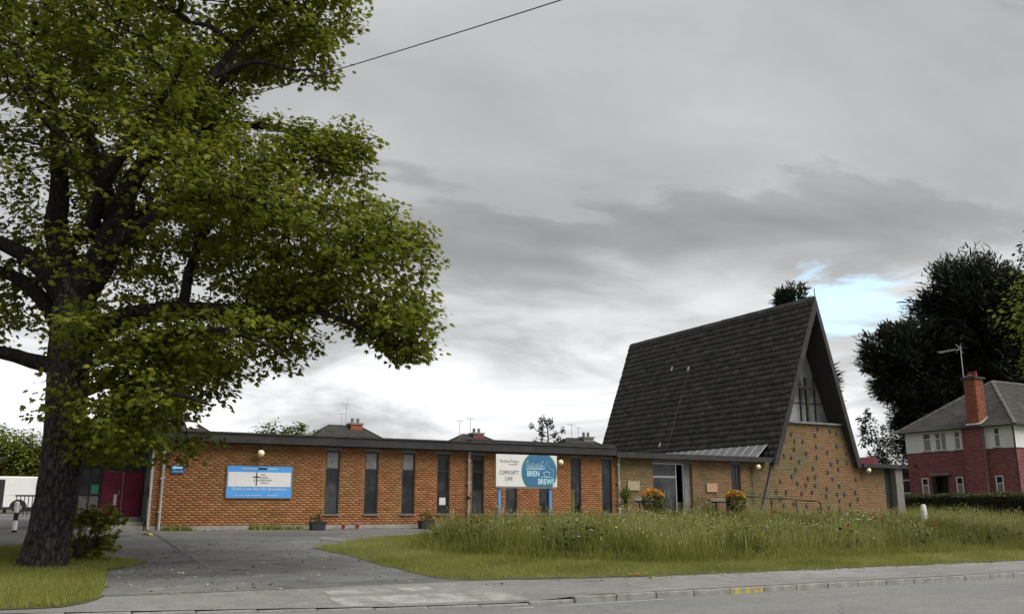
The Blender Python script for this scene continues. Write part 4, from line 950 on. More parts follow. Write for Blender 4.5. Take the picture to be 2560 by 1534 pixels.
# ================================================================== brick house at the side, hedge, far trees
HX = 50.0; hs = thing('semi_detached_house', 'red brick house with white rendered upper band, tall chimney and hipped roof', 'house', (HX, 35, 1.07))
yL, yR = 38.95, 31.75      # far and near corner of the side wall
S = lambda y: yL - y       # distance along the wall, seen from outside it runs from the far corner to the near one
UP = [(37.70, 37.13), (36.85, 36.05), (35.53, 35.12), (32.98, 32.60)]; LO = [(38.05, 37.58), (35.68, 35.22), (33.16, 32.70)]
HOPS = [(S(a), S(b_), 5.07, 6.2) for a, b_ in UP] + [(S(a), S(b_), 2.2, 3.48) for a, b_ in LO] + [(S(37.40), S(36.22), 1.0, 3.55)]
hw = wall_slab((HX, yL, 0), (0, -1, 0), (-1, 0, 0), 0, yL - yR, .9, 5.03, [o for o in HOPS if o[3] < 5], .12).build('wall', M_mortard, hs)
pieces(brick_cells((HX, yL, 0), (0, -1, 0), (-1, 0, 0), 1.0, 5.03, lambda z: (0, yL - yR), [o for o in HOPS if o[3] < 5], jit=.004), 'brick', 'brickwork', hw, hs, M_hous, M_housw, pick=lambda mid: np.where(mid[:, 2] > 2.4, 1., .01))
wall_slab((HX - .05, yL, 0), (0, -1, 0), (-1, 0, 0), 0, yL - yR + .02, 5.03, 6.28, [o for o in HOPS if o[3] > 5], .17).build('rendered_band', M_render, hs)
MB().box((HX + .13, yR, .9), (60, yR + .12, 5.03)).build('front_wall', M_mortard, hs)
pieces(brick_cells((HX + .0, yR, 0), (1, 0, 0), (0, -1, 0), 1.0, 5.03, lambda z: (0, 8), [(1.0, 2.6, 2.2, 3.5)]), 'brick', 'brickwork', hw, hs, M_hous, M_housw, nmax=0)
MB().box((HX - .03, yR - .05, 5.03), (60, yR + .12, 6.28)).build('front_band', M_render, hs)
MB().box((HX + .12, yL - .12, .9), (60, yL, 6.25)).build('rear_wall', M_mortard, hs)
def hwin(y0, y1, z0, z1, dbl=False):
    x0, x1 = HX - .03, HX + .05; f = .055; b = MB(); ya, yb = y1, y0
    b.box((x0, ya, z0), (x1, ya + f, z1)).box((x0, yb - f, z0), (x1, yb, z1)).box((x0, ya + f, z0), (x1, yb - f, z0 + f)).box((x0, ya + f, z1 - f), (x1, yb - f, z1))
    zt = z1 - .36 * (z1 - z0); sp = [(ya + f, yb - f)]
    if dbl: ym = (ya + yb) / 2; b.box((x0, ym - .04, z0 + f), (x1, ym + .04, z1 - f)); sp = [(ya + f, ym - .04), (ym + .04, yb - f)]
    for k, (a, c) in enumerate(sp):
        if not (dbl and k == 0): b.box((x0 + .003, a, zt), (x1 - .003, c, zt + .05))
    w = b.build('window', M_white, hs)
    for k, (a, c) in enumerate(sp):
        if dbl and k == 0: MB().box((HX + .01, a, z0 + f), (HX + .02, c, z1 - f)).build('pane', M_curtrefl, w)
        else: MB().box((HX + .01, a, z0 + f), (HX + .02, c, zt)).build('pane', M_curtrefl, w); MB().box((HX + .01, a, zt + .05), (HX + .02, c, z1 - f)).build('pane', M_glass, w)
    MB().box((HX - .10, ya - .05, z0 - .05), (HX + .03, yb + .05, z0)).build('sill', M_lintel, w)
for i, (a, b_) in enumerate(UP): hwin(a, b_, 5.09, 6.2, i == 1)
for a, b_ in LO: hwin(a, b_, 2.22, 3.48)
MB().box((HX + .6, 36.1, 1.0), (HX + .66, 37.5, 3.6)).build('porch_door', M_black, hs)
MB().box((HX - .25, 36.0, 3.62), (HX + .0, 37.3, 3.72)).build('porch_hood', M_lintel, hs)
ch = MB().box((HX - .28, 33.53, .9), (HX - .052, 34.83, 6.28)).build('chimney_breast', M_mortard, hs)
pieces(brick_cells((HX - .28, 34.83, 0), (0, -1, 0), (-1, 0, 0), 1.0, 6.27, lambda z: (0, 1.3), [], jit=.004), 'brick', 'brickwork', ch, hs, M_hous, M_housw, nmax=0)
st = MB().box((HX - .26, 33.62, 6.28), (HX + .5, 34.36, 9.15)).build('chimney', M_mortard, hs)
ORNG = brick_cols([(.19, .05, .035), (.27, .085, .04), (.23, .065, .045), (.33, .13, .05)]); M_or = mat('orange chimney brickwork', (.3, .1, .05), .9, .14, 14, .35, 60, cols=ORNG, src='tint')
cells = brick_cells((HX - .26, 34.36, 0), (0, -1, 0), (-1, 0, 0), 6.3, 9.12, lambda z: (0, .74), []) + brick_cells((HX - .26, 33.62, 0), (1, 0, 0), (0, -1, 0), 6.3, 9.12, lambda z: (0, .76), [])
link('brickwork', cells_mesh('brickwork', cells, ORG[hs.name]), M_or, st, kind='stuff')
MB().box((HX - .36, 33.52, 9.15), (HX + .6, 34.46, 9.27)).build('chimney_cap', M_under, st)
for y in (33.8, 34.12): MB().lathe((HX + .1, y, 9.27), [(.13, 0), (.11, .32), (.14, .36)], 10).build('chimney_pot', mat('red clay pot', (.26, .06, .05), .8, .2, 8), st)
MB().obox((HX - .42, 33.5, 6.42), (.2, 0, .1), (0, .95, 0), (0, 0, .04)).obox((HX - .35, 33.46, 6.45), (.75, 0, .42), (0, .1, 0), (0, 0, .05)).build('lead_flashing', M_pipe, st)
ap_ = MB().tube([(HX - .1, 34.42, 8.6), (HX - .1, 34.42, 11.25)], .025, 6).tube([(HX - .1, 34.3, 11.1), (HX - .1, 35.9, 11.0)], .018, 5).tube([(HX - .1, 34.42, 9.35), (HX - .1, 33.9, 9.4)], .03, 5)
for k in range(8): ap_.tube([(HX - .4, 34.7 + k * .16, 11.07), (HX + .2, 34.7 + k * .16, 11.07)], .008, 4)
ap_.tube([(HX - .1, 34.3, 11.4), (HX - .1, 34.75, 10.85)], .012, 4).tube([(HX - .1, 34.3, 10.8), (HX - .1, 34.7, 11.4)], .012, 4); ap_.build('television_aerial', M_pipe, hs)
e1, e2, e3, e4 = (HX - .45, yL + .4, 6.3), (HX - .45, yR - .4, 6.3), (62, yR - .4, 6.3), (62, yL + .4, 6.3); r0, r1 = (54.1, 35.4, 9.45), (62, 35.4, 9.45)
b = MB(); n = 26; course_roof(b, (e1, e2, r0, r0), n); course_roof(b, (e2, e3, r1, r0), n); course_roof(b, (e4, e1, r0, r1), n)
for p in (e1, e2): pass
rf = b.build('roof', mat('weathered house tiles', (.070, .064, .058), .9, .35, 1.6, .5, 14), hs)
q = MB()
for e in (e1, e2):
    for k in range(13):
        p0, p1 = Vector(e).lerp(Vector(r0), k / 13), Vector(e).lerp(Vector(r0), (k + .93) / 13); q.tube([p0, p1], .10, 6)
for k in range(18): p0, p1 = Vector(r0).lerp(Vector(r1), k / 18), Vector(r0).lerp(Vector(r1), (k + .93) / 18); q.tube([p0, p1], .12, 6)
q.build('ridge', mat('pale mossy ridge tiles', (.13, .12, .11), .9, .3, 4, .3, 20), rf)
MB().box((HX - .46, yR - .42, 6.24), (HX - .36, yL + .42, 6.33)).box((HX - .36, yR - .42, 6.24), (60, yR - .32, 6.33)).build('gutter', M_black, hs)
MB().box((HX - .36, yR - .32, 6.255), (HX + .1, yL + .4, 6.285)).build('soffit', M_white, hs)
MB().tube([(HX - .1, yR + .0, 6.2), (HX - .12, yR - .06, 5.9), (HX - .12, yR - .06, 1.0)], .045, 8).build('downpipe', M_black, hs)
w = MB().box((51.0, yR - .09, 5.1), (52.6, yR - .02, 6.2)).build('front_window', M_white, hs); MB().box((51.07, yR - .1, 5.17), (51.75, yR - .088, 6.13)).build('pane', M_glass, w); MB().box((51.83, yR - .1, 5.17), (52.53, yR - .088, 6.13)).build('pane', M_glass, w)
w = MB().box((51.0, yR - .04, 2.2), (52.6, yR + .02, 3.48)).build('front_window', M_white, hs); MB().box((51.07, yR - .05, 2.27), (51.75, yR - .038, 3.41)).build('pane', M_glass, w); MB().box((51.83, yR - .05, 2.27), (52.53, yR - .038, 3.41)).build('pane', M_glass, w)
MB().box((HX - .03, 38.3, 4.15), (HX - .01, 38.5, 4.32)).build('wall_vent', M_black, hs)
# low outhouse past the far corner
oh = thing('outhouse', 'low red brick outhouse with dark flat roof at the far end of the house', 'outhouse', (52.5, 41, 1.1))
MB().box((52, 39.6, .9), (56, 43, 3.9)).build('wall', mat('outhouse brick', (.16, .05, .05), .9, .3, 8, .3, 30), oh); MB().box((51.7, 39.3, 3.9), (56.3, 43.3, 4.2)).build('roof', M_black, oh)
w = MB().box((51.94, 40.2, 2.6), (52.0, 41.1, 3.5)).build('window', M_white, oh); MB().box((51.93, 40.28, 2.68), (51.945, 41.02, 3.42)).build('pane', M_glass, w)
# hedge
hd_ = thing('clipped_hedge', 'long low clipped hedge in front of the red brick house', 'hedge', (42.5, 27, 1.0))
MB().box((42.15, 16, .9), (42.9, 33.9, 2.2)).build('inner_twigs', M_bark2, hd_)
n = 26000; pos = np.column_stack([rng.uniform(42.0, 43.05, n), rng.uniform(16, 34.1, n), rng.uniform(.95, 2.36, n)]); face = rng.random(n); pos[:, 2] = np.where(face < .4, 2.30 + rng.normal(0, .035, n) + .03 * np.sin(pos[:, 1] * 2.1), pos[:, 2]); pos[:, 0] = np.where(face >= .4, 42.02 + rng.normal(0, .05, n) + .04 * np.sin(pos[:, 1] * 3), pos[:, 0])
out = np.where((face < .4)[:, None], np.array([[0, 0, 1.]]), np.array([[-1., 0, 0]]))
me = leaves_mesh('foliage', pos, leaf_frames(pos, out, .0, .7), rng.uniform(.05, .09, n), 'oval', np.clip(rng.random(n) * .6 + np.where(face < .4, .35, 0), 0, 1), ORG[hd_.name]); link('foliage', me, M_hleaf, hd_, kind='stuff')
# far trees
def conifer(name, label, base, parts, group=None, size=.5, tr=.35): return simple_tree(name, label, 'tree', base, 20, parts, M_dleaf, 'tuft', size, tr, -.3, group, 14)
conifer('pine_tree', 'huge dark dense pine standing behind the red brick house', (74, 49.5, 1.4), [((73.6, 49.2, 17.2), (5.0, 5.0, 5.9), 62000, .3, 1, 300), ((68.1, 52.1, 14.0), (3.7, 3.8, 3.7), 36000, .25, 1, 180), ((76.5, 47.5, 15.0), (4.8, 4.6, 6.5), 36000, .35, 1, 190), ((70.2, 51.0, 9.0), (4.0, 4.2, 4.5), 44000, .3, 1, 190), ((74.5, 48.5, 11), (4.6, 4.6, 4.4), 24000, .2, 1, 140), ((70.0, 51.2, 4.6), (3.4, 3.4, 3.6), 22000, .3, 1, 110), ((77, 46.5, 6.5), (5, 4.6, 4.6), 8000, .4, 1, 80)], None, .52, .45)
conifer('cedar_tree', 'dark conifer whose tip shows above the church ridge', (51, 48.5, 1.3), [((50.6, 48.3, 14.0), (1.7, 1.6, 4.3), 12000, .4, 1, 80), ((50.8, 48.4, 10), (2.75, 2.5, 3.9), 15000, .4, 1, 90), ((51, 48.5, 6), (2.5, 2.4, 4), 4000, .5, 1, 60)], None, .5, .3)
simple_tree('birch_tree', 'thin airy dark tree between the church roof and the pine', 'tree', (57.3, 47, 1.3), 8, [((56.6, 47.2, 7.4), (1.5, 1.4, 1.9), 750, .2, 1, 34), ((57.4, 46.8, 5.5), (1.7, 1.5, 2.0), 900, .2, 1, 34), ((56.8, 47, 4.0), (1.7, 1.5, 1.6), 1500, .3, 1, 30)], M_dleaf, 'oval', .22, .09, .3, None, 16)
simple_tree('lime_tree', 'bright yellow green tree reaching in from the road side by the house', 'tree', (32.6, 16.6, .2), 12, [((32.2, 16.5, 8.3), (2.9, 2.9, 2.1), 8000, .7, 1, 100), ((32.3, 16.6, 6.6), (2.5, 2.4, 1.2), 4000, .6, 1, 60)], M_bleaf, 'oval', .16, .2, .3)
simple_tree('grey_poplar_tree', 'dark topped tree beyond the bright green one at the picture edge', 'tree', (62, 34.6, 1.0), 16, [((62.0, 34.4, 18.6), (2.3, 2.3, 2.6), 7000, .5, 1, 80)], M_dleaf, 'oval', .25, .25, .2)
# small red roof glimpsed behind the side wing
t = thing('garage', 'pinkish red roofed garage glimpsed behind the church side wing', 'garage', (50.5, 43.2, 1.15)); MB().box((50.1, 42, 1.1), (50.9, 45, 4.2)).build('wall', M_lintel, t); MB().prism([(50.0, 41.8, 4.2), (51.0, 41.8, 4.2), (50.5, 41.8, 5.0)], (0, 3.4, 0)).build('roof', mat('pink red tiles', (.24, .06, .07), .85, .2, 5), t)
# overhead cable: from a point deep in the tree to beyond the top of the picture
A_, B_ = Vector((1.54, 21.98, 10.3)), Vector((7.14, 6.92, 8.2))
cb = MB().tube([A_.lerp(B_, k / 24) - Vector((0, 0, .10 * (1 - (2 * k / 24 - 1) ** 2))) for k in range(25)], .009, 5)
top(cb.build('overhead_cable', M_cable, None, base=tuple(A_)), 'thin black overhead cable crossing the cloudy sky from the tree', 'cable')

# ================================================================== THE BIG SYCAMORE
TB = np.array([.9, 21.7, 0.]); rtn, fhn = np.array(rt), np.array(fh)
def loc(u, w, z): return TB + rtn * u + fhn * w + np.array([0, 0, z])
SIL=[(6.26,13.15),(5.9,12.78),(5.72,12.71),(5.16,12.52),(5.33,12.37),(5.73,11.81),(5.79,11.3),(5.21,11.4),(4.46,11.55),(3.81,11.52),(3.47,11.3),(3.45,10.98),(4.0,10.68),(4.13,10.36),(4.25,10.31),(4.75,10.42),(5.31,10.13),(6.3,10.08),(6.61,9.86),(6.62,9.48),(6.54,9.14),(6.37,8.71),(7.03,8.32),(7.83,7.83),(7.99,7.62),(7.88,7.43),(8.19,6.93),(7.94,6.62),(8.05,6.32),(7.96,6.05),(8.08,5.71),(7.94,5.27),(7.95,4.7),(7.46,4.73),(6.75,5.05),(6.51,5.29),(6.03,5.53),(5.56,5.77),(5.39,5.62),(5.71,5.44),(5.55,5.18),(5.27,4.94),(4.91,4.56),(4.51,4.41),(4.23,4.76),(4.07,4.94),(3.91,4.83),(4.19,4.38),(4.06,4.23),(3.61,4.0),(3.62,3.81),(3.16,3.5),(3.31,3.15),(3.21,2.89),(2.7,2.59),(2.19,2.55),(1.15,2.46),(0.62,2.52),(0.41,3.19),(-0.14,3.53),(-0.66,3.72),(-0.38,3.98),(-0.1,4.74),(-0.47,5.25),(-1.43,5.02),(-4.04,5.09),(-7.61,5.62),(-9.93,8.37),(-10.03,13.35),(-7.83,17.17),(-2.13,18.89),(2.98,17.17),(5.55,14.41)]
HOLES=[(0.91,6.5,0.32),(2.32,6.72,0.24),(0.16,7.18,0.19),(1.83,5.42,0.19),(0.63,5.71,0.14),(-0.5,6.38,0.14),(-0.85,4.48,0.51),(4.84,9.62,0.29),(4.21,11.05,0.34),(4.54,11.81,0.31),(0.7,10.01,0.12),(6.83,6.89,0.26),(5.96,6.52,0.15),(5.92,7.53,0.14),(7.2,6.52,0.21),(7.54,6.89,0.17),(5.63,6.11,0.14),(3.41,5.18,0.19),(4.1,5.27,0.12),(-0.71,7.07,0.14),(3.83,6.89,0.14),(2.87,7.81,0.12),(-1.22,7.62,0.19),(-0.35,10.4,0.12),(2.45,8.66,0.1),(4.48,7.81,0.1)]
LIMBS=[('trunk',[(0.0,-0.05,0.37,0.5),(0.03,-0.05,0.65,0.46),(0.1,-0.05,1.21,0.414),(0.15,-0.05,2.03,0.396),(0.15,-0.05,3.02,0.386),(0.13,-0.05,4.04,0.396),(0.11,-0.05,4.91,0.423),(0.1,-0.05,5.71,0.432),(0.12,-0.05,6.38,0.414),(0.15,-0.05,6.6,0.3),(0.16999999999999998,-0.05,6.8,0.1)]),('limb',[(0.12,-0.05,5.98,0.34),(-0.35,0.15,6.94,0.3),(-0.73,0.35,7.94,0.25),(-0.86,0.55,9.07,0.2),(-1.19,0.75,10.36,0.15),(-1.64,0.95,11.8,0.096),(-1.91,0.95,13.3,0.06),(-2.03,0.95,15.3,0.031),(-2.16,0.95,17.38,0.014)]),('limb',[(0.18,-0.05,6.16,0.38),(0.64,-0.25,6.92,0.33),(0.97,-0.45,7.59,0.27),(1.28,-0.65,8.44,0.22),(2.01,-0.95,9.34,0.17),(2.71,-1.15,10.18,0.129),(3.22,-1.25,10.89,0.098),(3.69,-1.25,11.65,0.07),(4.18,-1.25,12.24,0.047),(4.87,-1.25,12.63,0.028),(5.66,-1.25,12.82,0.014)]),('limb',[(0.97,-0.45,7.59,0.2),(0.37,0.15,8.73,0.18),(-0.15,0.45,9.83,0.15),(-0.67,0.75,10.87,0.12),(-0.59,0.95,12.01,0.077),(-0.12,1.15,13.42,0.041),(0.11,1.15,15.21,0.021)]),('limb',[(0.26,-0.05,5.0,0.3),(0.91,-0.35,5.43,0.25),(1.7,-0.65,5.63,0.22),(2.54,-0.85,5.67,0.21),(3.53,-1.05,5.58,0.18),(4.45,-1.05,5.5,0.159),(5.16,-0.95,5.73,0.115),(5.64,-0.85,5.67,0.07),(6.18,-0.75,5.43,0.047),(6.72,-0.65,5.15,0.028),(7.39,-0.55,4.83,0.014)]),('limb',[(2.74,-0.85,5.71,0.12),(2.78,-0.75,6.43,0.1),(2.82,-0.55,7.2,0.09),(3.34,-0.45,8.05,0.08),(4.08,-0.45,8.79,0.066),(5.04,-0.45,9.27,0.048),(5.91,-0.45,9.65,0.026),(6.45,-0.45,9.69,0.01)]),('limb',[(4.45,-1.05,5.5,0.1),(5.06,-0.65,6.19,0.09),(5.75,-0.35,6.8,0.08),(6.47,-0.05,7.25,0.056),(7.15,0.15,7.5,0.03),(7.78,0.15,7.41,0.011)]),('limb',[(0.27,-0.05,4.48,0.136),(1.54,-1.25,4.71,0.099),(2.66,-2.05,4.81,0.081),(3.57,-2.45,4.89,0.068),(4.31,-2.65,4.89,0.048),(4.98,-2.85,4.66,0.026),(5.52,-2.85,4.36,0.01)]),('limb',[(-0.08,-0.05,4.56,0.2),(-0.39,-0.15,4.68,0.17),(-0.83,-0.15,4.81,0.15),(-1.3,-0.25,4.88,0.14),(-2.12,-0.35,5.04,0.103),(-3.34,-0.55,5.52,0.062),(-4.85,-0.65,6.37,0.026)]),('limb',[(-0.06,-0.05,5.98,0.26),(-0.46,-0.25,6.56,0.2),(-0.84,-0.45,6.96,0.17),(-1.42,-0.55,7.2,0.15),(-2.16,-0.85,7.55,0.103),(-3.52,-1.05,8.39,0.062),(-5.16,-1.25,9.4,0.026)]),('limb',[(-0.03,-0.05,5.27,0.22),(-0.71,0.35,6.07,0.18),(-1.53,0.75,6.72,0.15),(-2.22,0.95,6.97,0.122),(-3.67,1.35,7.66,0.074),(-5.62,1.55,8.32,0.033)]),('limb',[(3.22,-1.25,10.8,0.06),(3.83,-1.05,11.28,0.055),(4.43,-0.95,11.24,0.04),(4.59,-0.95,10.99,0.03),(4.88,-0.95,11.12,0.026),(5.41,-0.95,11.09,0.017),(5.86,-0.95,10.95,0.008)]),('limb',[(2.01,-0.95,9.34,0.1),(2.85,-0.95,9.71,0.09),(3.72,-0.95,9.83,0.08),(4.42,-0.95,9.76,0.075),(4.96,-0.95,9.62,0.051),(5.41,-0.95,9.3,0.031),(5.77,-0.95,8.97,0.013)]),('limb',[(0.4,-0.05,4.04,0.14),(1.35,-1.05,4.08,0.1),(2.42,-2.05,3.95,0.08),(3.43,-2.85,3.69,0.049),(4.24,-3.25,3.43,0.018)]),('limb',[(2.19,-0.95,9.34,0.09),(3.06,-0.25,11.2,0.08),(3.99,0.15,12.32,0.07),(4.69,0.35,12.64,0.041),(5.25,0.45,12.49,0.018)]),('limb',[(-0.24,0.35,7.56,0.15),(0.5,1.45,8.49,0.12),(1.48,2.35,9.21,0.1),(2.68,2.75,9.14,0.058),(4.09,2.95,8.77,0.023)]),('limb',[(0.48,-0.45,7.68,0.15),(1.38,-1.85,8.26,0.12),(2.31,-2.85,8.8,0.1),(3.11,-3.45,9.35,0.058),(3.57,-3.65,10.16,0.023)]),('limb',[(0.81,-0.45,6.96,0.13),(2.13,-1.85,7.23,0.11),(3.36,-2.85,7.4,0.09),(4.43,-3.35,7.38,0.058),(5.37,-3.45,7.03,0.023)])]
tree = thing('sycamore_tree', 'large spreading sycamore with thick grey trunk on the grass verge', 'tree', (.9, 21.7, .40))
nodes = []; nrad = []
def resample(pts, step):
    P = np.array(pts, float); out = [P[0]]
    for a, b_ in zip(P[:-1], P[1:]):
        n = max(1, int(np.linalg.norm((b_ - a)[:3]) / step))
        for k in range(1, n + 1): out.append(a + (b_ - a) * k / n)
    return np.array(out)
def smooth(P, it=2):
    for _ in range(it): P[1:-1] = .25 * P[:-2] + .5 * P[1:-1] + .25 * P[2:]
    return P
for nm, pts in LIMBS:
    step = .12 if nm == 'trunk' else .16; P = smooth(resample([(*loc(u, w, z), r) for u, w, z, r in pts], step), 3)
    if nm != 'trunk': P[1:-1, :3] += rng.normal(0, .018, (len(P) - 2, 3)); P = smooth(P, 1)
    ns = 28 if nm == 'trunk' else 12; V = []; F = []; uu = None
    for k in range(len(P)):
        p = P[k, :3]; t_ = P[min(k + 1, len(P) - 1), :3] - P[max(k - 1, 0), :3]; t_ /= np.linalg.norm(t_)
        r0_ = np.array([1, .2, .1]) if uu is None else uu; uu = r0_ - t_ * r0_.dot(t_); uu /= np.linalg.norm(uu); ww = np.cross(t_, uu)
        for j in range(ns):
            a = 2 * math.pi * j / ns; r = P[k, 3]
            if nm == 'trunk':
                z = p[2]; r *= 1 + .045 * math.sin(7 * a + 1.2 * math.sin(z * 1.3)) + .03 * math.sin(11 * a - z * 1.1) + rng.normal(0, .012)
                if z < 1.1: r *= 1 + .09 * (1.1 - z) * max(0, math.sin(5 * a + .6)) 
            else: r *= 1 + .06 * math.sin(3 * a + k * .4) + rng.normal(0, .015)
            V.append(p + (uu * math.cos(a) + ww * math.sin(a)) * r)
    for k in range(len(P) - 1):
        for j in range(ns): a = k * ns + j; b_ = k * ns + (j + 1) % ns; F.append((a, b_, b_ + ns, a + ns))
    V = np.array(V)
    if nm == 'trunk': V[:ns, 2] -= .15
    me = npmesh(nm, V - np.array(ORG[tree.name]), np.array(F), None, True); link(nm, me, M_bark if nm == 'trunk' else M_limb, tree)
    if nm != 'trunk':
        for k in range(2, len(P), 2): nodes.append(P[k, :3]); nrad.append(P[k, 3])
# leaf sprays through the crown volume
SILa = np.array(SIL); HOL = np.array(HOLES)
def edge_dist(u, z):
    d = np.full(len(u), 1e9)
    for i in range(len(SILa)):
        a, b_ = SILa[i], SILa[(i + 1) % len(SILa)]; ab = b_ - a; t_ = np.clip(((u - a[0]) * ab[0] + (z - a[1]) * ab[1]) / (ab @ ab + 1e-9), 0, 1)
        d = np.minimum(d, np.hypot(u - a[0] - ab[0] * t_, z - a[1] - ab[1] * t_))
    return d
cand = np.column_stack([rng.uniform(-10, 8.3, 150000), rng.uniform(2.4, 18.5, 150000)])
cand = cand[inpoly(SIL, cand[:, 0], cand[:, 1])]
ed = edge_dist(cand[:, 0], cand[:, 1]); cand, ed = cand[ed > .10], ed[ed > .10]
wmax = np.minimum(4.8, .35 + 1.75 * ed); wv = rng.uniform(-1, 1, len(cand)); wv = np.sign(wv) * np.abs(wv) ** .75 * wmax
keep = np.ones(len(cand), bool)
for (hu, hz_, hr_) in HOL:
    # a gap in the crown along the line of growth, a funnel through its thickness
    sc_w = 1 + wv / 19.4
    keep &= np.hypot(cand[:, 0] / sc_w - hu, (cand[:, 1] - 1.6) / sc_w + 1.6 - hz_) > hr_ * (1.1 + .25 * rng.random(len(cand)))
# clumpy density
ph = rng.uniform(0, 6.28, 8); fld = np.zeros(len(cand))
for q in range(8):
    kx = rng.normal(0, 1.5, 3); fld += np.sin(cand[:, 0] * kx[0] + cand[:, 1] * kx[1] * 1.3 + wv * kx[2] * .8 + ph[q])
keep &= (fld + rng.normal(0, .5, len(cand))) > -.35
keep &= ~(((cand[:, 0] < -2.2) | (cand[:, 1] > 14.2)) & (rng.random(len(cand)) < .93))
u_, z_ = cand[:, 0], cand[:, 1]; rr_ = rng.random(len(cand))
keep &= ~((u_ > -1.3) & (u_ < 1.0) & (z_ < 7.7) & (wv < .3) & ((z_ > 4.0) | (u_ < .35)) & (rr_ < .97))
keep &= ~((u_ > .6) & (u_ < 4.6) & (z_ > 5.55) & (z_ < 6.5) & (wv < -.6) & (rr_ < .85))
keep &= ~((u_ > -1.6) & (u_ < 1.7) & (z_ > 7.5) & (z_ < 9.0) & (wv < 0) & (rr_ < .8))
keep &= ~((u_ > .2) & (u_ < 2.7) & (z_ > 5.75) & (z_ < 7.25) & (rr_ < .80))
keep &= ~((u_ > -1.6) & (u_ < 3.5) & (z_ > 5.0) & (z_ < 7.6) & (np.abs(wv) > 1.0) & (rr_ < .62))
keep &= ~((cand[:, 0] > 5.2) & (cand[:, 1] > 5.4) & (cand[:, 1] < 7.4) & (rng.random(len(cand)) < .35))
cand, wv, ed = cand[keep], wv[keep], ed[keep]
pick = rng.permutation(len(cand)); acc = []; grid = {}
for i in pick:
    p = np.array([cand[i, 0], wv[i], cand[i, 1]]); kx = tuple((p / .27).astype(int)); ok = True
    for dx in (-1, 0, 1):
        for dy in (-1, 0, 1):
            for dz in (-1, 0, 1):
                for q in grid.get((kx[0] + dx, kx[1] + dy, kx[2] + dz), ()):
                    if abs(q[2] - p[2]) < .17 and np.hypot(q[0] - p[0], q[1] - p[1]) < .27: ok = False
    if ok: grid.setdefault(kx, []).append(p); acc.append(i)
    if len(acc) >= 4600: break
acc = np.array(acc); K = [loc(cand[i, 0], wv[i], cand[i, 1]) for i in acc]; Ked = list(ed[acc])
# foliage along the outer halves of the limbs and in the low hanging skirt
for nm, pts in LIMBS[1:]:
    Q = resample(pts, .22); Q = Q[int(len(Q) * .55):]
    for u, w, z, r in Q:
        if z > 14 or u < -3: continue
        for _ in range(3): K.append(loc(u + rng.normal(0, .22), w + rng.normal(0, .32), z + rng.normal(.10, .24))); Ked.append(.3)
    u, w, z, r = pts[-1]
    for _ in range(7): K.append(loc(u + rng.normal(.1, .22), w + rng.normal(0, .25), z + rng.normal(-.02, .16))); Ked.append(.3)
for (u, w, z, su, sw, sz, n_) in ((3.0, -2.0, 4.75, .75, .5, .28, 60), (3.5, -1.2, 4.85, .6, .6, .22, 46), (2.4, -1.6, 4.1, .7, .6, .35, 50), (1.7, -1.5, 3.55, .6, .5, .35, 50), (2.6, -2.2, 3.25, .45, .5, .3, 30), (6.9, -.3, 5.3, .6, .6, .4, 60), (7.4, -.2, 4.9, .35, .4, .2, 30), (5.6, -.7, 5.9, .6, .6, .25, 40), (6.0, -.1, 9.6, .35, .5, .3, 36), (5.3, -1., 12.2, .3, .5, .3, 24)):
    for _ in range(n_): K.append(loc(u + rng.normal(0, su), w + rng.normal(0, sw), z + rng.normal(0, sz))); Ked.append(.3)
K = np.array(K); Ked = np.array(Ked); uK = (K - TB) @ rtn; wK = (K - TB) @ fhn; zK = K[:, 2]; rK = rng.random(len(K)); ins = inpoly(SIL, uK, zK) & ~((uK > 3.2) & (zK > 10.4) & (zK < 11.35) & (rK < .92)) & ~((uK > -1.8) & (uK < 2.2) & (zK > 6.4) & (zK < 9.1) & (wK < .5) & (rK < .8)) & ~((uK > -1.3) & (uK < .55) & (zK < 6.5) & (wK < .3) & (rK < .95)); K, Ked = K[ins], Ked[ins]
# join every spray to the nearest wood, nearest first
nodes = np.array(nodes); nrad = np.array(nrad)
par = -np.ones(len(K), int); NP = np.concatenate([nodes, K]); n0 = len(nodes); cost = np.full(len(NP), np.inf); cost[:n0] = 0
print('sprays', len(K)); d0 = np.array([np.min(np.linalg.norm(nodes - k, axis=1)) for k in K]); order = np.argsort(d0); active = np.zeros(len(NP), bool); active[:n0] = True
for i in order:
    idx = np.nonzero(active)[0]; dd = np.linalg.norm(NP[idx] - K[i], axis=1); sc2 = dd + .32 * cost[idx]; j = idx[np.argmin(sc2)]
    par[i] = j; cost[n0 + i] = cost[j] + np.linalg.norm(NP[j] - K[i]); active[n0 + i] = True
cnt = np.ones(len(K))
for i in order[::-1]:
    if par[i] >= n0: cnt[par[i] - n0] += cnt[i]
V = []; F = []
for i in range(len(K)):
    a, b_ = NP[par[i]], K[i]; r1 = .0055 * cnt[i] ** .5 + .003; L_ = np.linalg.norm(b_ - a); mid1 = a + (b_ - a) * .35 + rng.normal(0, .07, 3) * min(1, L_) + np.array([0, 0, .05 * L_]); mid2 = a + (b_ - a) * .7 + rng.normal(0, .07, 3) * min(1, L_)
    ring = [(a, r1 * 1.25), (mid1, r1 * 1.1), (mid2, r1), (b_, r1 * .8)]; t_ = (b_ - a) / (L_ + 1e-6); u_ = np.cross(t_, (.3, .2, .9)); u_ /= np.linalg.norm(u_) + 1e-9; w_ = np.cross(t_, u_); i0 = len(V)
    for p, r in ring:
        for q in range(4): an = q * 1.5708; V.append(p + (u_ * math.cos(an) + w_ * math.sin(an)) * r)
    for k in range(3):
        for q in range(4): F.append((i0 + k * 4 + q, i0 + k * 4 + (q + 1) % 4, i0 + k * 4 + 4 + (q + 1) % 4, i0 + k * 4 + 4 + q))
me = npmesh('twigs', np.array(V) - np.array(ORG[tree.name]), np.array(F), None, True); link('twigs', me, M_limb, tree, kind='stuff')
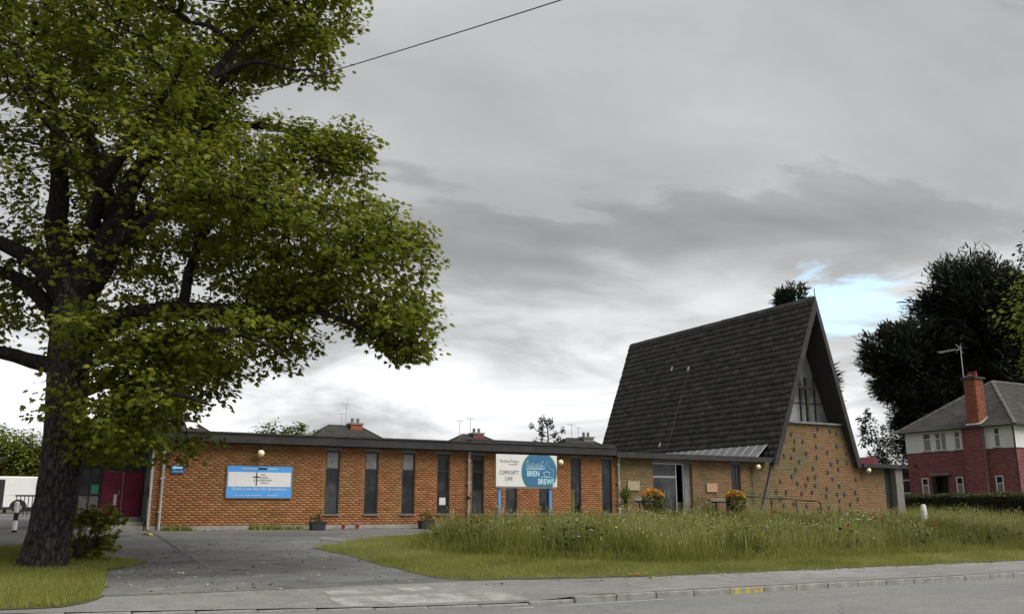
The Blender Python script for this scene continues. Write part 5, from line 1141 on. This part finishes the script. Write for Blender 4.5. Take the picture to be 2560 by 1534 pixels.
# leaves: each spray a flat layered fan of large drooping leaves
per = np.where(Ked < .5, 19, 22); idx = np.repeat(np.arange(len(K)), per); n = len(idx)
crown_c = loc(0, 0, 8.0); outw = K - crown_c; outw /= np.linalg.norm(outw, axis=1)[:, None]
ang = rng.uniform(0, 6.28, n); rad_ = rng.random(n) ** .6 * rng.uniform(.26, .46, len(K))[idx]
off = np.column_stack([np.cos(ang) * rad_, np.sin(ang) * rad_, rng.normal(0, .07, n) - rad_ * .28]); pos = K[idx] + off
od = np.column_stack([np.cos(ang), np.sin(ang), np.zeros(n)]) * .8 + outw[idx] * .5
frm = leaf_frames(pos, od, .34, .35); size = rng.uniform(.06, .155, n); hue = np.clip(rng.normal(.5, .16, len(K))[idx] + rng.normal(0, .16, n), 0, 1)
dcam = np.linalg.norm(pos - CAM, axis=1); inview = (pos - CAM) @ np.array(fw) > 0; rel = (pos - CAM); sx = rel @ rtn / (rel @ np.array(fw)); sy_ = rel @ np.array(upv) / (rel @ np.array(fw)); inview &= (np.abs(sx) < .55) & (np.abs(sy_) < .33)
score = np.where(inview, size / dcam, 0); o_ = np.argsort(-score)[:300]; mask = np.ones(n, bool); mask[o_] = False
P_, F_ = leafpts('maple'); lm = npmesh('leaf', P_, F_); lm.materials.append(M_leafo)
for i in o_:
    o = bpy.data.objects.new('leaf', lm); C.objects.link(o); o.parent = tree; M4 = Matrix([list(frm[i][r] * size[i]) + [pos[i][r] - ORG[tree.name][r]] for r in range(3)] + [[0, 0, 0, 1]]); o.matrix_basis = M4
me = leaves_mesh('foliage', pos[mask], frm[mask], size[mask], 'maple', hue[mask], ORG[tree.name]); link('foliage', me, M_leaf, tree, kind='stuff')
# shoots at the foot of the trunk
sb = thing('root_shoots', 'leafy sycamore shoots sprouting at the foot of the trunk', 'shrub', (1.75, 22.6, .45)); b = MB(); parts = []
for k in range(38):
    e = np.array([1.85 + rng.normal(0, .28), 22.7 + rng.normal(0, .25), .62 + rng.uniform(0, 1.05)]); b.tube([(1.45 + rng.uniform(-.1, .1), 22.3, .42), ((1.55 + e[0]) / 2, (22.3 + e[1]) / 2, e[2] * .55), tuple(e)], [.014, .01, .005], 5); parts.append((e, (.20, .2, .14), 20, .2))
b.build('stems', M_bark2, sb); bushy(sb, 'foliage', parts, M_leaf, 'maple', .14, .4, .4)

# ================================================================== GRASS
def blades(name, P, n, h, wd, material, zoff, sel=None, lean=.28, segs=2, tintf=None, hfun=None, kind='stuff', label=None, cat='grass'):
    P_ = np.array(P); lo, hi = P_.min(0), P_.max(0); pts = np.zeros((0, 2))
    while len(pts) < n:
        q = rng.uniform(lo, hi, (n * 2, 2)); q = q[inpoly(P, q[:, 0], q[:, 1])]
        if sel is not None: q = q[sel(q)]
        pts = np.concatenate([pts, q])
    pts = pts[:n]; hh = h[0] + (h[1] - h[0]) * rng.random(n)
    if hfun is not None: hh = hh * hfun(pts)
    az = rng.uniform(0, 6.28, n); ln_ = np.abs(rng.normal(0, lean, n)) * hh; dx, dy = np.cos(az) * ln_, np.sin(az) * ln_
    # blades turn a flat side roughly at random
    a2 = rng.uniform(0, 3.14, n); wx, wy = np.cos(a2) * wd * .5, np.sin(a2) * wd * .5; z = gv(pts[:, 1]) + zoff
    wsc = rng.uniform(.6, 1.4, n); wx, wy = wx * wsc, wy * wsc
    if segs == 2:
        V = np.stack([np.column_stack([pts[:, 0] - wx, pts[:, 1] - wy, z]), np.column_stack([pts[:, 0] + wx, pts[:, 1] + wy, z]), np.column_stack([pts[:, 0] + dx * .35 + wx * .8, pts[:, 1] + dy * .35 + wy * .8, z + hh * .6]), np.column_stack([pts[:, 0] + dx * .35 - wx * .8, pts[:, 1] + dy * .35 - wy * .8, z + hh * .6]), np.column_stack([pts[:, 0] + dx, pts[:, 1] + dy, z + hh * .97])], 1)
        F = np.array([(0, 1, 2), (0, 2, 3), (3, 2, 4)]); k = 5
    else:
        V = np.stack([np.column_stack([pts[:, 0] - wx, pts[:, 1] - wy, z]), np.column_stack([pts[:, 0] + wx, pts[:, 1] + wy, z]), np.column_stack([pts[:, 0] + dx, pts[:, 1] + dy, z + hh])], 1); F = np.array([(0, 1, 2)]); k = 3
    tn = tintf(pts, n) if tintf else rng.random(n)
    me = npmesh(name, V.reshape(-1, 3), (F[None] + k * np.arange(n)[:, None, None]).reshape(-1, 3), np.repeat(tn, k)); o = link(name, me, material, None, kind=kind); o['label'] = label; o['category'] = cat; return o
def patchy(seed, f=.55):
    r = np.random.default_rng(seed); K_ = r.normal(0, f, (7, 2)); ph_ = r.uniform(0, 6.28, 7)
    return lambda q: np.sin(q @ K_.T + ph_).sum(1) / 3.2
pt1, pt2, pt3 = patchy(3, .9), patchy(5, 1.6), patchy(9, .8)
front_bias = lambda q: rng.random(len(q)) < np.where(q[:, 1] < 24.5, 1, .55) * np.where(q[:, 0] < 34, 1, .5)
def edge_h(q):
    P_ = np.array(MEADOW[:9] + [MEADOW[-1]]); d = np.full(len(q), 9.)
    for a, b_ in list(zip(P_[:8], P_[1:9])) + [(P_[9], P_[0])]:
        ab = b_ - a; t_ = np.clip(((q - a) @ ab) / (ab @ ab), 0, 1); d = np.minimum(d, np.linalg.norm(q - a - ab * t_[:, None], axis=1))
    return d
ragged = lambda q: front_bias(q) & (edge_h(q) > .22 + .35 * pt2(q * 1.3) * pt3(q) - .5 * rng.random(len(q)) ** 3)
hf = lambda q: .95 * (1 + .12 * np.sin(q[:, 0] * 2.3 + 3 * pt2(q)) * pt3(q) + .14 * pt2(q) + .10 * pt3(q * 2.1)) * np.clip(.62 + edge_h(q) * .5, .5, 1)
blades('meadow_grass', MEADOW, 170000, (.34, .90), .012, M_mead, .0, ragged, .30, 2, lambda q, n: np.clip(.34 + .17 * pt1(q) + .08 * pt2(q * 2) + rng.normal(0, .15, n), 0, .85), hf, label='tall uncut meadow grass filling the bed before the church')
blades('meadow_stalks', MEADOW, 16000, (.66, 1.04), .010, M_mead, .0, lambda q: ragged(q) & (rng.random(len(q)) < np.clip(.5 + .6 * pt3(q * 1.5), .12, 1)), .14, 2, lambda q, n: np.clip(.84 + rng.normal(0, .1, n), .55, 1), hf, label='pale flowering grass stalks standing above the meadow', cat='grass')
NEARM = lambda q: (~inpoly(MEADOW, q[:, 0], q[:, 1])) & (edge_h(q) < .6 * rng.random(len(q)) ** 1.4) & (q[:, 0] < 46)
blades('rough_grass_edge', ISLAND, 16000, (.10, .36), .011, M_mead, .0, NEARM, .5, 2, lambda q, n: np.clip(.42 + .17 * pt1(q) + rng.normal(0, .17, n), 0, .95), lambda q: np.clip(1.15 - edge_h(q) * 1.1, .35, 1.2) * (1 + .3 * pt2(q)), label='leaning rough grass where the meadow meets the mown strip')
# bare litter and soil round the foot of the trunk
an = rng.uniform(0, 6.28, 900); rd_ = .5 + np.abs(rng.normal(0, .28, 900)); pl = np.column_stack([.92 + rd_ * np.cos(an), 21.75 + rd_ * np.sin(an), np.zeros(900)]); pl[:, 2] = gv(pl[:, 1]) + .045 + rng.uniform(0, .03, 900)
o = link('trunk_leaf_litter', leaves_mesh('trunk_leaf_litter', pl, leaf_frames(pl, np.column_stack([rng.normal(0, 1, (900, 2)), np.zeros(900)]), .0, .2), rng.uniform(.04, .10, 900), 'oval'), M_litter, kind='stuff'); o['label'] = 'dry leaf litter gathered round the foot of the sycamore trunk'; o['category'] = 'litter'
vis_ = lambda q: (rng.random(len(q)) < np.where(q[:, 0] < 30, 1, .35)) & ~inpoly(MEADOW, q[:, 0], q[:, 1])
blades('short_grass', ISLAND, 170000, (.04, .10), .008, M_mown, .03, vis_, .5, 1, lambda q, n: np.clip(.48 + .2 * pt1(q) + rng.normal(0, .16, n), 0, 1), lambda q: 1 + .35 * pt2(q), label='short mown grass fringe round the tall meadow')
blades('verge_grass', VERGE, 90000, (.04, .12), .008, M_mown, .03, lambda q: rng.random(len(q)) < np.where(q[:, 0] > -1.5, 1, .15), .5, 1, lambda q, n: np.clip(.38 + .2 * pt3(q) + rng.normal(0, .16, n), 0, 1), lambda q: 1 + .4 * pt2(q), label='shaded rough grass on the verge round the trunk')
# broad-leaved herbs and seed heads among the grass
# fallen leaves and grit along the edges of the drive and the kerb
ql = np.concatenate([rng.uniform((1.9, 16.5), (4.6, 24.5), (260, 2)), rng.uniform((4.5, 16.8), (8.2, 26), (160, 2)), np.column_stack([rng.uniform(8, 40, 200), 16.34 - np.abs(rng.normal(0, .12, 200))]), np.column_stack([rng.uniform(4.2, 13, 120), 29.85 - np.abs(rng.normal(0, .15, 120))])])
pl = np.column_stack([ql, gv(ql[:, 1]) + .03]); o = link('leaf_litter', leaves_mesh('leaf_litter', pl, leaf_frames(pl, np.column_stack([rng.normal(0, 1, (len(pl), 2)), np.zeros(len(pl))]), .0, .1), rng.uniform(.03, .09, len(pl)), 'oval'), M_litter, kind='stuff'); o['label'] = 'fallen leaves and grit scattered on the asphalt edges'; o['category'] = 'litter'
q_ = rng.uniform((10, 18.8), (40, 28.5), (60000, 2)); q_ = q_[inpoly(MEADOW, q_[:, 0], q_[:, 1])]; q_ = q_[ragged(q_) & (pt3(q_ * 1.2) + .5 * pt1(q_) + rng.normal(0, .25, len(q_)) > .30)][:9000]
hq = rng.uniform(.12, .72, len(q_)) * hf(q_); pos_ = np.column_stack([q_, gv(q_[:, 1]) + hq]); od_ = rng.normal(0, 1, (len(q_), 3)); od_[:, 2] = .4
o = link('meadow_herbs', leaves_mesh('meadow_herbs', pos_, leaf_frames(pos_, od_, -.1, .4), rng.uniform(.07, .17, len(q_)), 'oval', np.clip(rng.normal(.4, .22, len(q_)), 0, 1)), M_hleaf, kind='stuff'); o['label'] = 'dark broad leaved herbs among the meadow grass'; o['category'] = 'herbs'
q_ = rng.uniform((10, 18.8), (40, 28.5), (90000, 2)); q_ = q_[inpoly(MEADOW, q_[:, 0], q_[:, 1])]; q_ = q_[ragged(q_) & (rng.random(len(q_)) < np.clip(.4 + .5 * pt3(q_ * 1.5), .1, 1))][:5500]
pos_ = np.column_stack([q_, gv(q_[:, 1]) + rng.uniform(.66, .98, len(q_)) * hf(q_)]); od_ = rng.normal(0, .25, (len(q_), 3)); od_[:, 2] = 3.0
o = link('seed_heads', leaves_mesh('seed_heads', pos_, leaf_frames(pos_, od_, -1.2, .2), rng.uniform(.035, .075, len(q_)), 'oval', np.clip(rng.normal(.78, .1, len(q_)), .5, 1)), M_mead, kind='stuff'); o['label'] = 'pale feathery seed heads over the meadow'; o['category'] = 'grass'
WALLW = [(4.0, 29.55), (8.6, 29.6), (8.6, 29.9), (4.0, 29.9)]
blades('wall_weeds', WALLW, 1600, (.05, .2), .02, M_mown, .0, lambda q: pt2(q * 1.7) > .35, .5, 2, label='weeds growing in tufts along the foot of the hall wall', cat='weeds')
# wild flowers
def flower(nm, petals, pr, colm, cen, h, lb, cat, x, y, grp, tilt=.2):
    z = g(y); t = thing(nm, lb, cat, (x, y, z), rng.uniform(0, 6), grp); o0 = Vector((x, y, z))
    MB().tube([o0, o0 + Vector((.02, .01, h * .6)), o0 + Vector((.0, .0, h))], .004, 4).build('stem', M_hleaf, t)
    V = []; F = []
    for k in range(petals):
        a = 6.283 * k / petals + rng.uniform(-.1, .1); d = Vector((math.cos(a), math.sin(a), 0)); s_ = Vector((-d.y, d.x, 0)); i = len(V); c0 = o0 + Vector((0, 0, h)); wp = pr * (1.0 if petals < 6 else .28)
        V += [c0, c0 + d * pr * .6 + s_ * wp * .55 + Vector((0, 0, pr * .35)), c0 + d * pr + Vector((0, 0, pr * tilt)), c0 + d * pr * .6 - s_ * wp * .55 + Vector((0, 0, pr * .35))]; F += [(i, i + 1, i + 2, i + 3)]
    b = MB(); b.v = [tuple(p) for p in V]; b.f = F; b.build('petals', colm, t); MB().ball(tuple(o0 + Vector((0, 0, h + .008))), pr * .28, 6).build('centre', cen, t); return t
M_pop = mat('poppy red petals', (.55, .02, .012), .5, .12, 20); M_corn = mat('cornflower blue petals', (.12, .13, .48), .6, .12, 20); M_dais = mat('daisy white petals', (.72, .72, .62), .6, .05, 20)
FL = [('poppy', 22.46, 22.9, 1.46), ('poppy', 26.05, 21.93, 1.39), ('poppy', 23.95, 20.02, 1.31), ('poppy', 24.76, 20.44, 1.33), ('poppy', 21.43, 18.9, 1.12), ('poppy', 25.04, 18.9, 1.07), ('poppy', 25.43, 18.91, 1.12), ('cornflower', 17.48, 18.9, 0.92), ('cornflower', 18.23, 18.9, 1.09), ('cornflower', 19.78, 18.91, 0.99), ('cornflower', 25.83, 18.91, 0.91), ('cornflower', 27.85, 18.91, 0.99), ('cornflower', 13.05, 18.91, 0.72), ('daisy', 26.0, 22.41, 1.42), ('daisy', 30.46, 24.72, 1.59), ('daisy', 26.13, 23.1, 1.47), ('daisy', 28.08, 24.17, 1.55), ('daisy', 25.21, 22.27, 1.41), ('daisy', 26.77, 22.55, 1.43), ('daisy', 24.44, 20.55, 1.33), ('daisy', 26.26, 23.13, 1.47), ('daisy', 22.16, 19.76, 1.3), ('daisy', 25.6, 21.89, 1.39), ('daisy', 22.72, 19.6, 1.29), ('daisy', 29.1, 24.4, 1.57), ('daisy', 27.51, 22.44, 1.42), ('daisy', 22.96, 19.47, 1.28), ('daisy', 28.77, 23.89, 1.53), ('daisy', 25.3, 21.64, 1.37), ('daisy', 25.08, 22.09, 1.4), ('daisy', 23.27, 19.64, 1.29), ('daisy', 25.78, 21.32, 1.36), ('daisy', 27.69, 23.94, 1.54), ('daisy', 24.95, 20.64, 1.33), ('daisy', 27.22, 22.63, 1.44), ('daisy', 28.05, 24.19, 1.55), ('daisy', 22.52, 19.5, 1.29), ('daisy', 27.03, 23.04, 1.47), ('daisy', 31.08, 24.96, 1.61), ('daisy', 16.2, 20.77, 1.34), ('daisy', 13.03, 20.28, 1.32), ('daisy', 12.22, 18.91, 0.96), ('daisy', 20.19, 18.9, 1.18), ('daisy', 21.74, 18.9, 0.95), ('daisy', 13.31, 18.9, 1.16), ('daisy', 12.6, 18.91, 1.1), ('daisy', 22.47, 18.9, 0.77), ('buttercup', 15.97, 21.67, 1.38), ('buttercup', 15.49, 20.84, 1.34), ('buttercup', 16.35, 21.88, 1.38), ('buttercup', 15.95, 21.23, 1.36), ('buttercup', 15.13, 20.66, 1.33)]
GR = {'poppy': 'poppies scattered in the meadow', 'cornflower': 'cornflowers scattered in the meadow', 'daisy': 'ox-eye daisies in the meadow', 'buttercup': 'yellow blooms in the meadow'}
LBL = ['single red poppy in the meadow below the ramp handrail', 'red poppy at the top of a close group among the daisies', 'lower red poppy directly under another among the daisies', 'red poppy just beside the daisy patch, nearest the marker post', 'lone orange red poppy below the white daisy patch', 'lower of two red poppies in front of the hedge', 'upper of two red poppies in front of the hedge', 'lowest blue cornflower in the meadow below the handrail', 'blue cornflower under the single poppy', 'blue cornflower in front of the brick gable centre', 'blue cornflower below the pair of poppies by the hedge', 'blue cornflower furthest along the hedge', 'dark blue cornflower low in the front edge of the meadow', 'white ox-eye daisy in the dense patch before the church side wing', 'white ox-eye daisy in the dense patch before the church side wing', 'white ox-eye daisy in the dense patch before the church side wing', 'white ox-eye daisy in the dense patch before the church side wing', 'white ox-eye daisy in the dense patch before the church side wing', 'white ox-eye daisy in the dense patch before the church side wing', 'white ox-eye daisy in the dense patch before the church side wing', 'white ox-eye daisy in the dense patch before the church side wing', 'white ox-eye daisy in the dense patch before the church side wing', 'white ox-eye daisy in the dense patch before the church side wing', 'white ox-eye daisy in the dense patch before the church side wing', 'white ox-eye daisy in the dense patch before the church side wing', 'white ox-eye daisy in the dense patch before the church side wing', 'white ox-eye daisy in the dense patch before the church side wing', 'white ox-eye daisy in the dense patch before the church side wing', 'white ox-eye daisy in the dense patch before the church side wing', 'white ox-eye daisy in the dense patch before the church side wing', 'white ox-eye daisy in the dense patch before the church side wing', 'white ox-eye daisy in the dense patch before the church side wing', 'white ox-eye daisy in the dense patch before the church side wing', 'white ox-eye daisy in the dense patch before the church side wing', 'white ox-eye daisy in the dense patch before the church side wing', 'white ox-eye daisy in the dense patch before the church side wing', 'white ox-eye daisy in the dense patch before the church side wing', 'white ox-eye daisy in the dense patch before the church side wing', 'white ox-eye daisy in the dense patch before the church side wing', 'white daisy nearest the entrance shrubs', 'white daisy before the cafe sign', 'white daisy lower in the meadow before the cafe sign', 'white daisy just past the end of the handrail', 'white daisy low below the daisy patch', 'white daisy beside the dark cornflower', 'white daisy between the cafe sign and the cabbage palm', 'white daisy lowest under the dense daisy patch', 'small yellow bloom in the meadow before the entrance', 'small yellow bloom in the meadow before the entrance', 'small yellow bloom in the meadow before the entrance', 'small yellow bloom in the meadow before the entrance', 'small yellow bloom in the meadow before the entrance']
for k, (kd, x, y, hz2) in enumerate(FL):
    h = hz2 - g(y)
    if kd == 'poppy': flower('poppy', 4, .075, M_pop, M_black, h, LBL[k], 'flower', x, y, GR[kd], .9)
    elif kd == 'cornflower': flower('cornflower', 8, .06, M_corn, M_corn, h, LBL[k], 'flower', x, y, GR[kd], .3)
    elif kd == 'daisy': flower('daisy', 11, .05, M_dais, M_yel, h, LBL[k], 'flower', x, y, GR[kd], .05)
    else: flower('buttercup', 5, .05, mat('yellow petals', (.62, .55, .03), .5, .1, 20), M_yel, h, LBL[k], 'flower', x, y, GR[kd], .5)
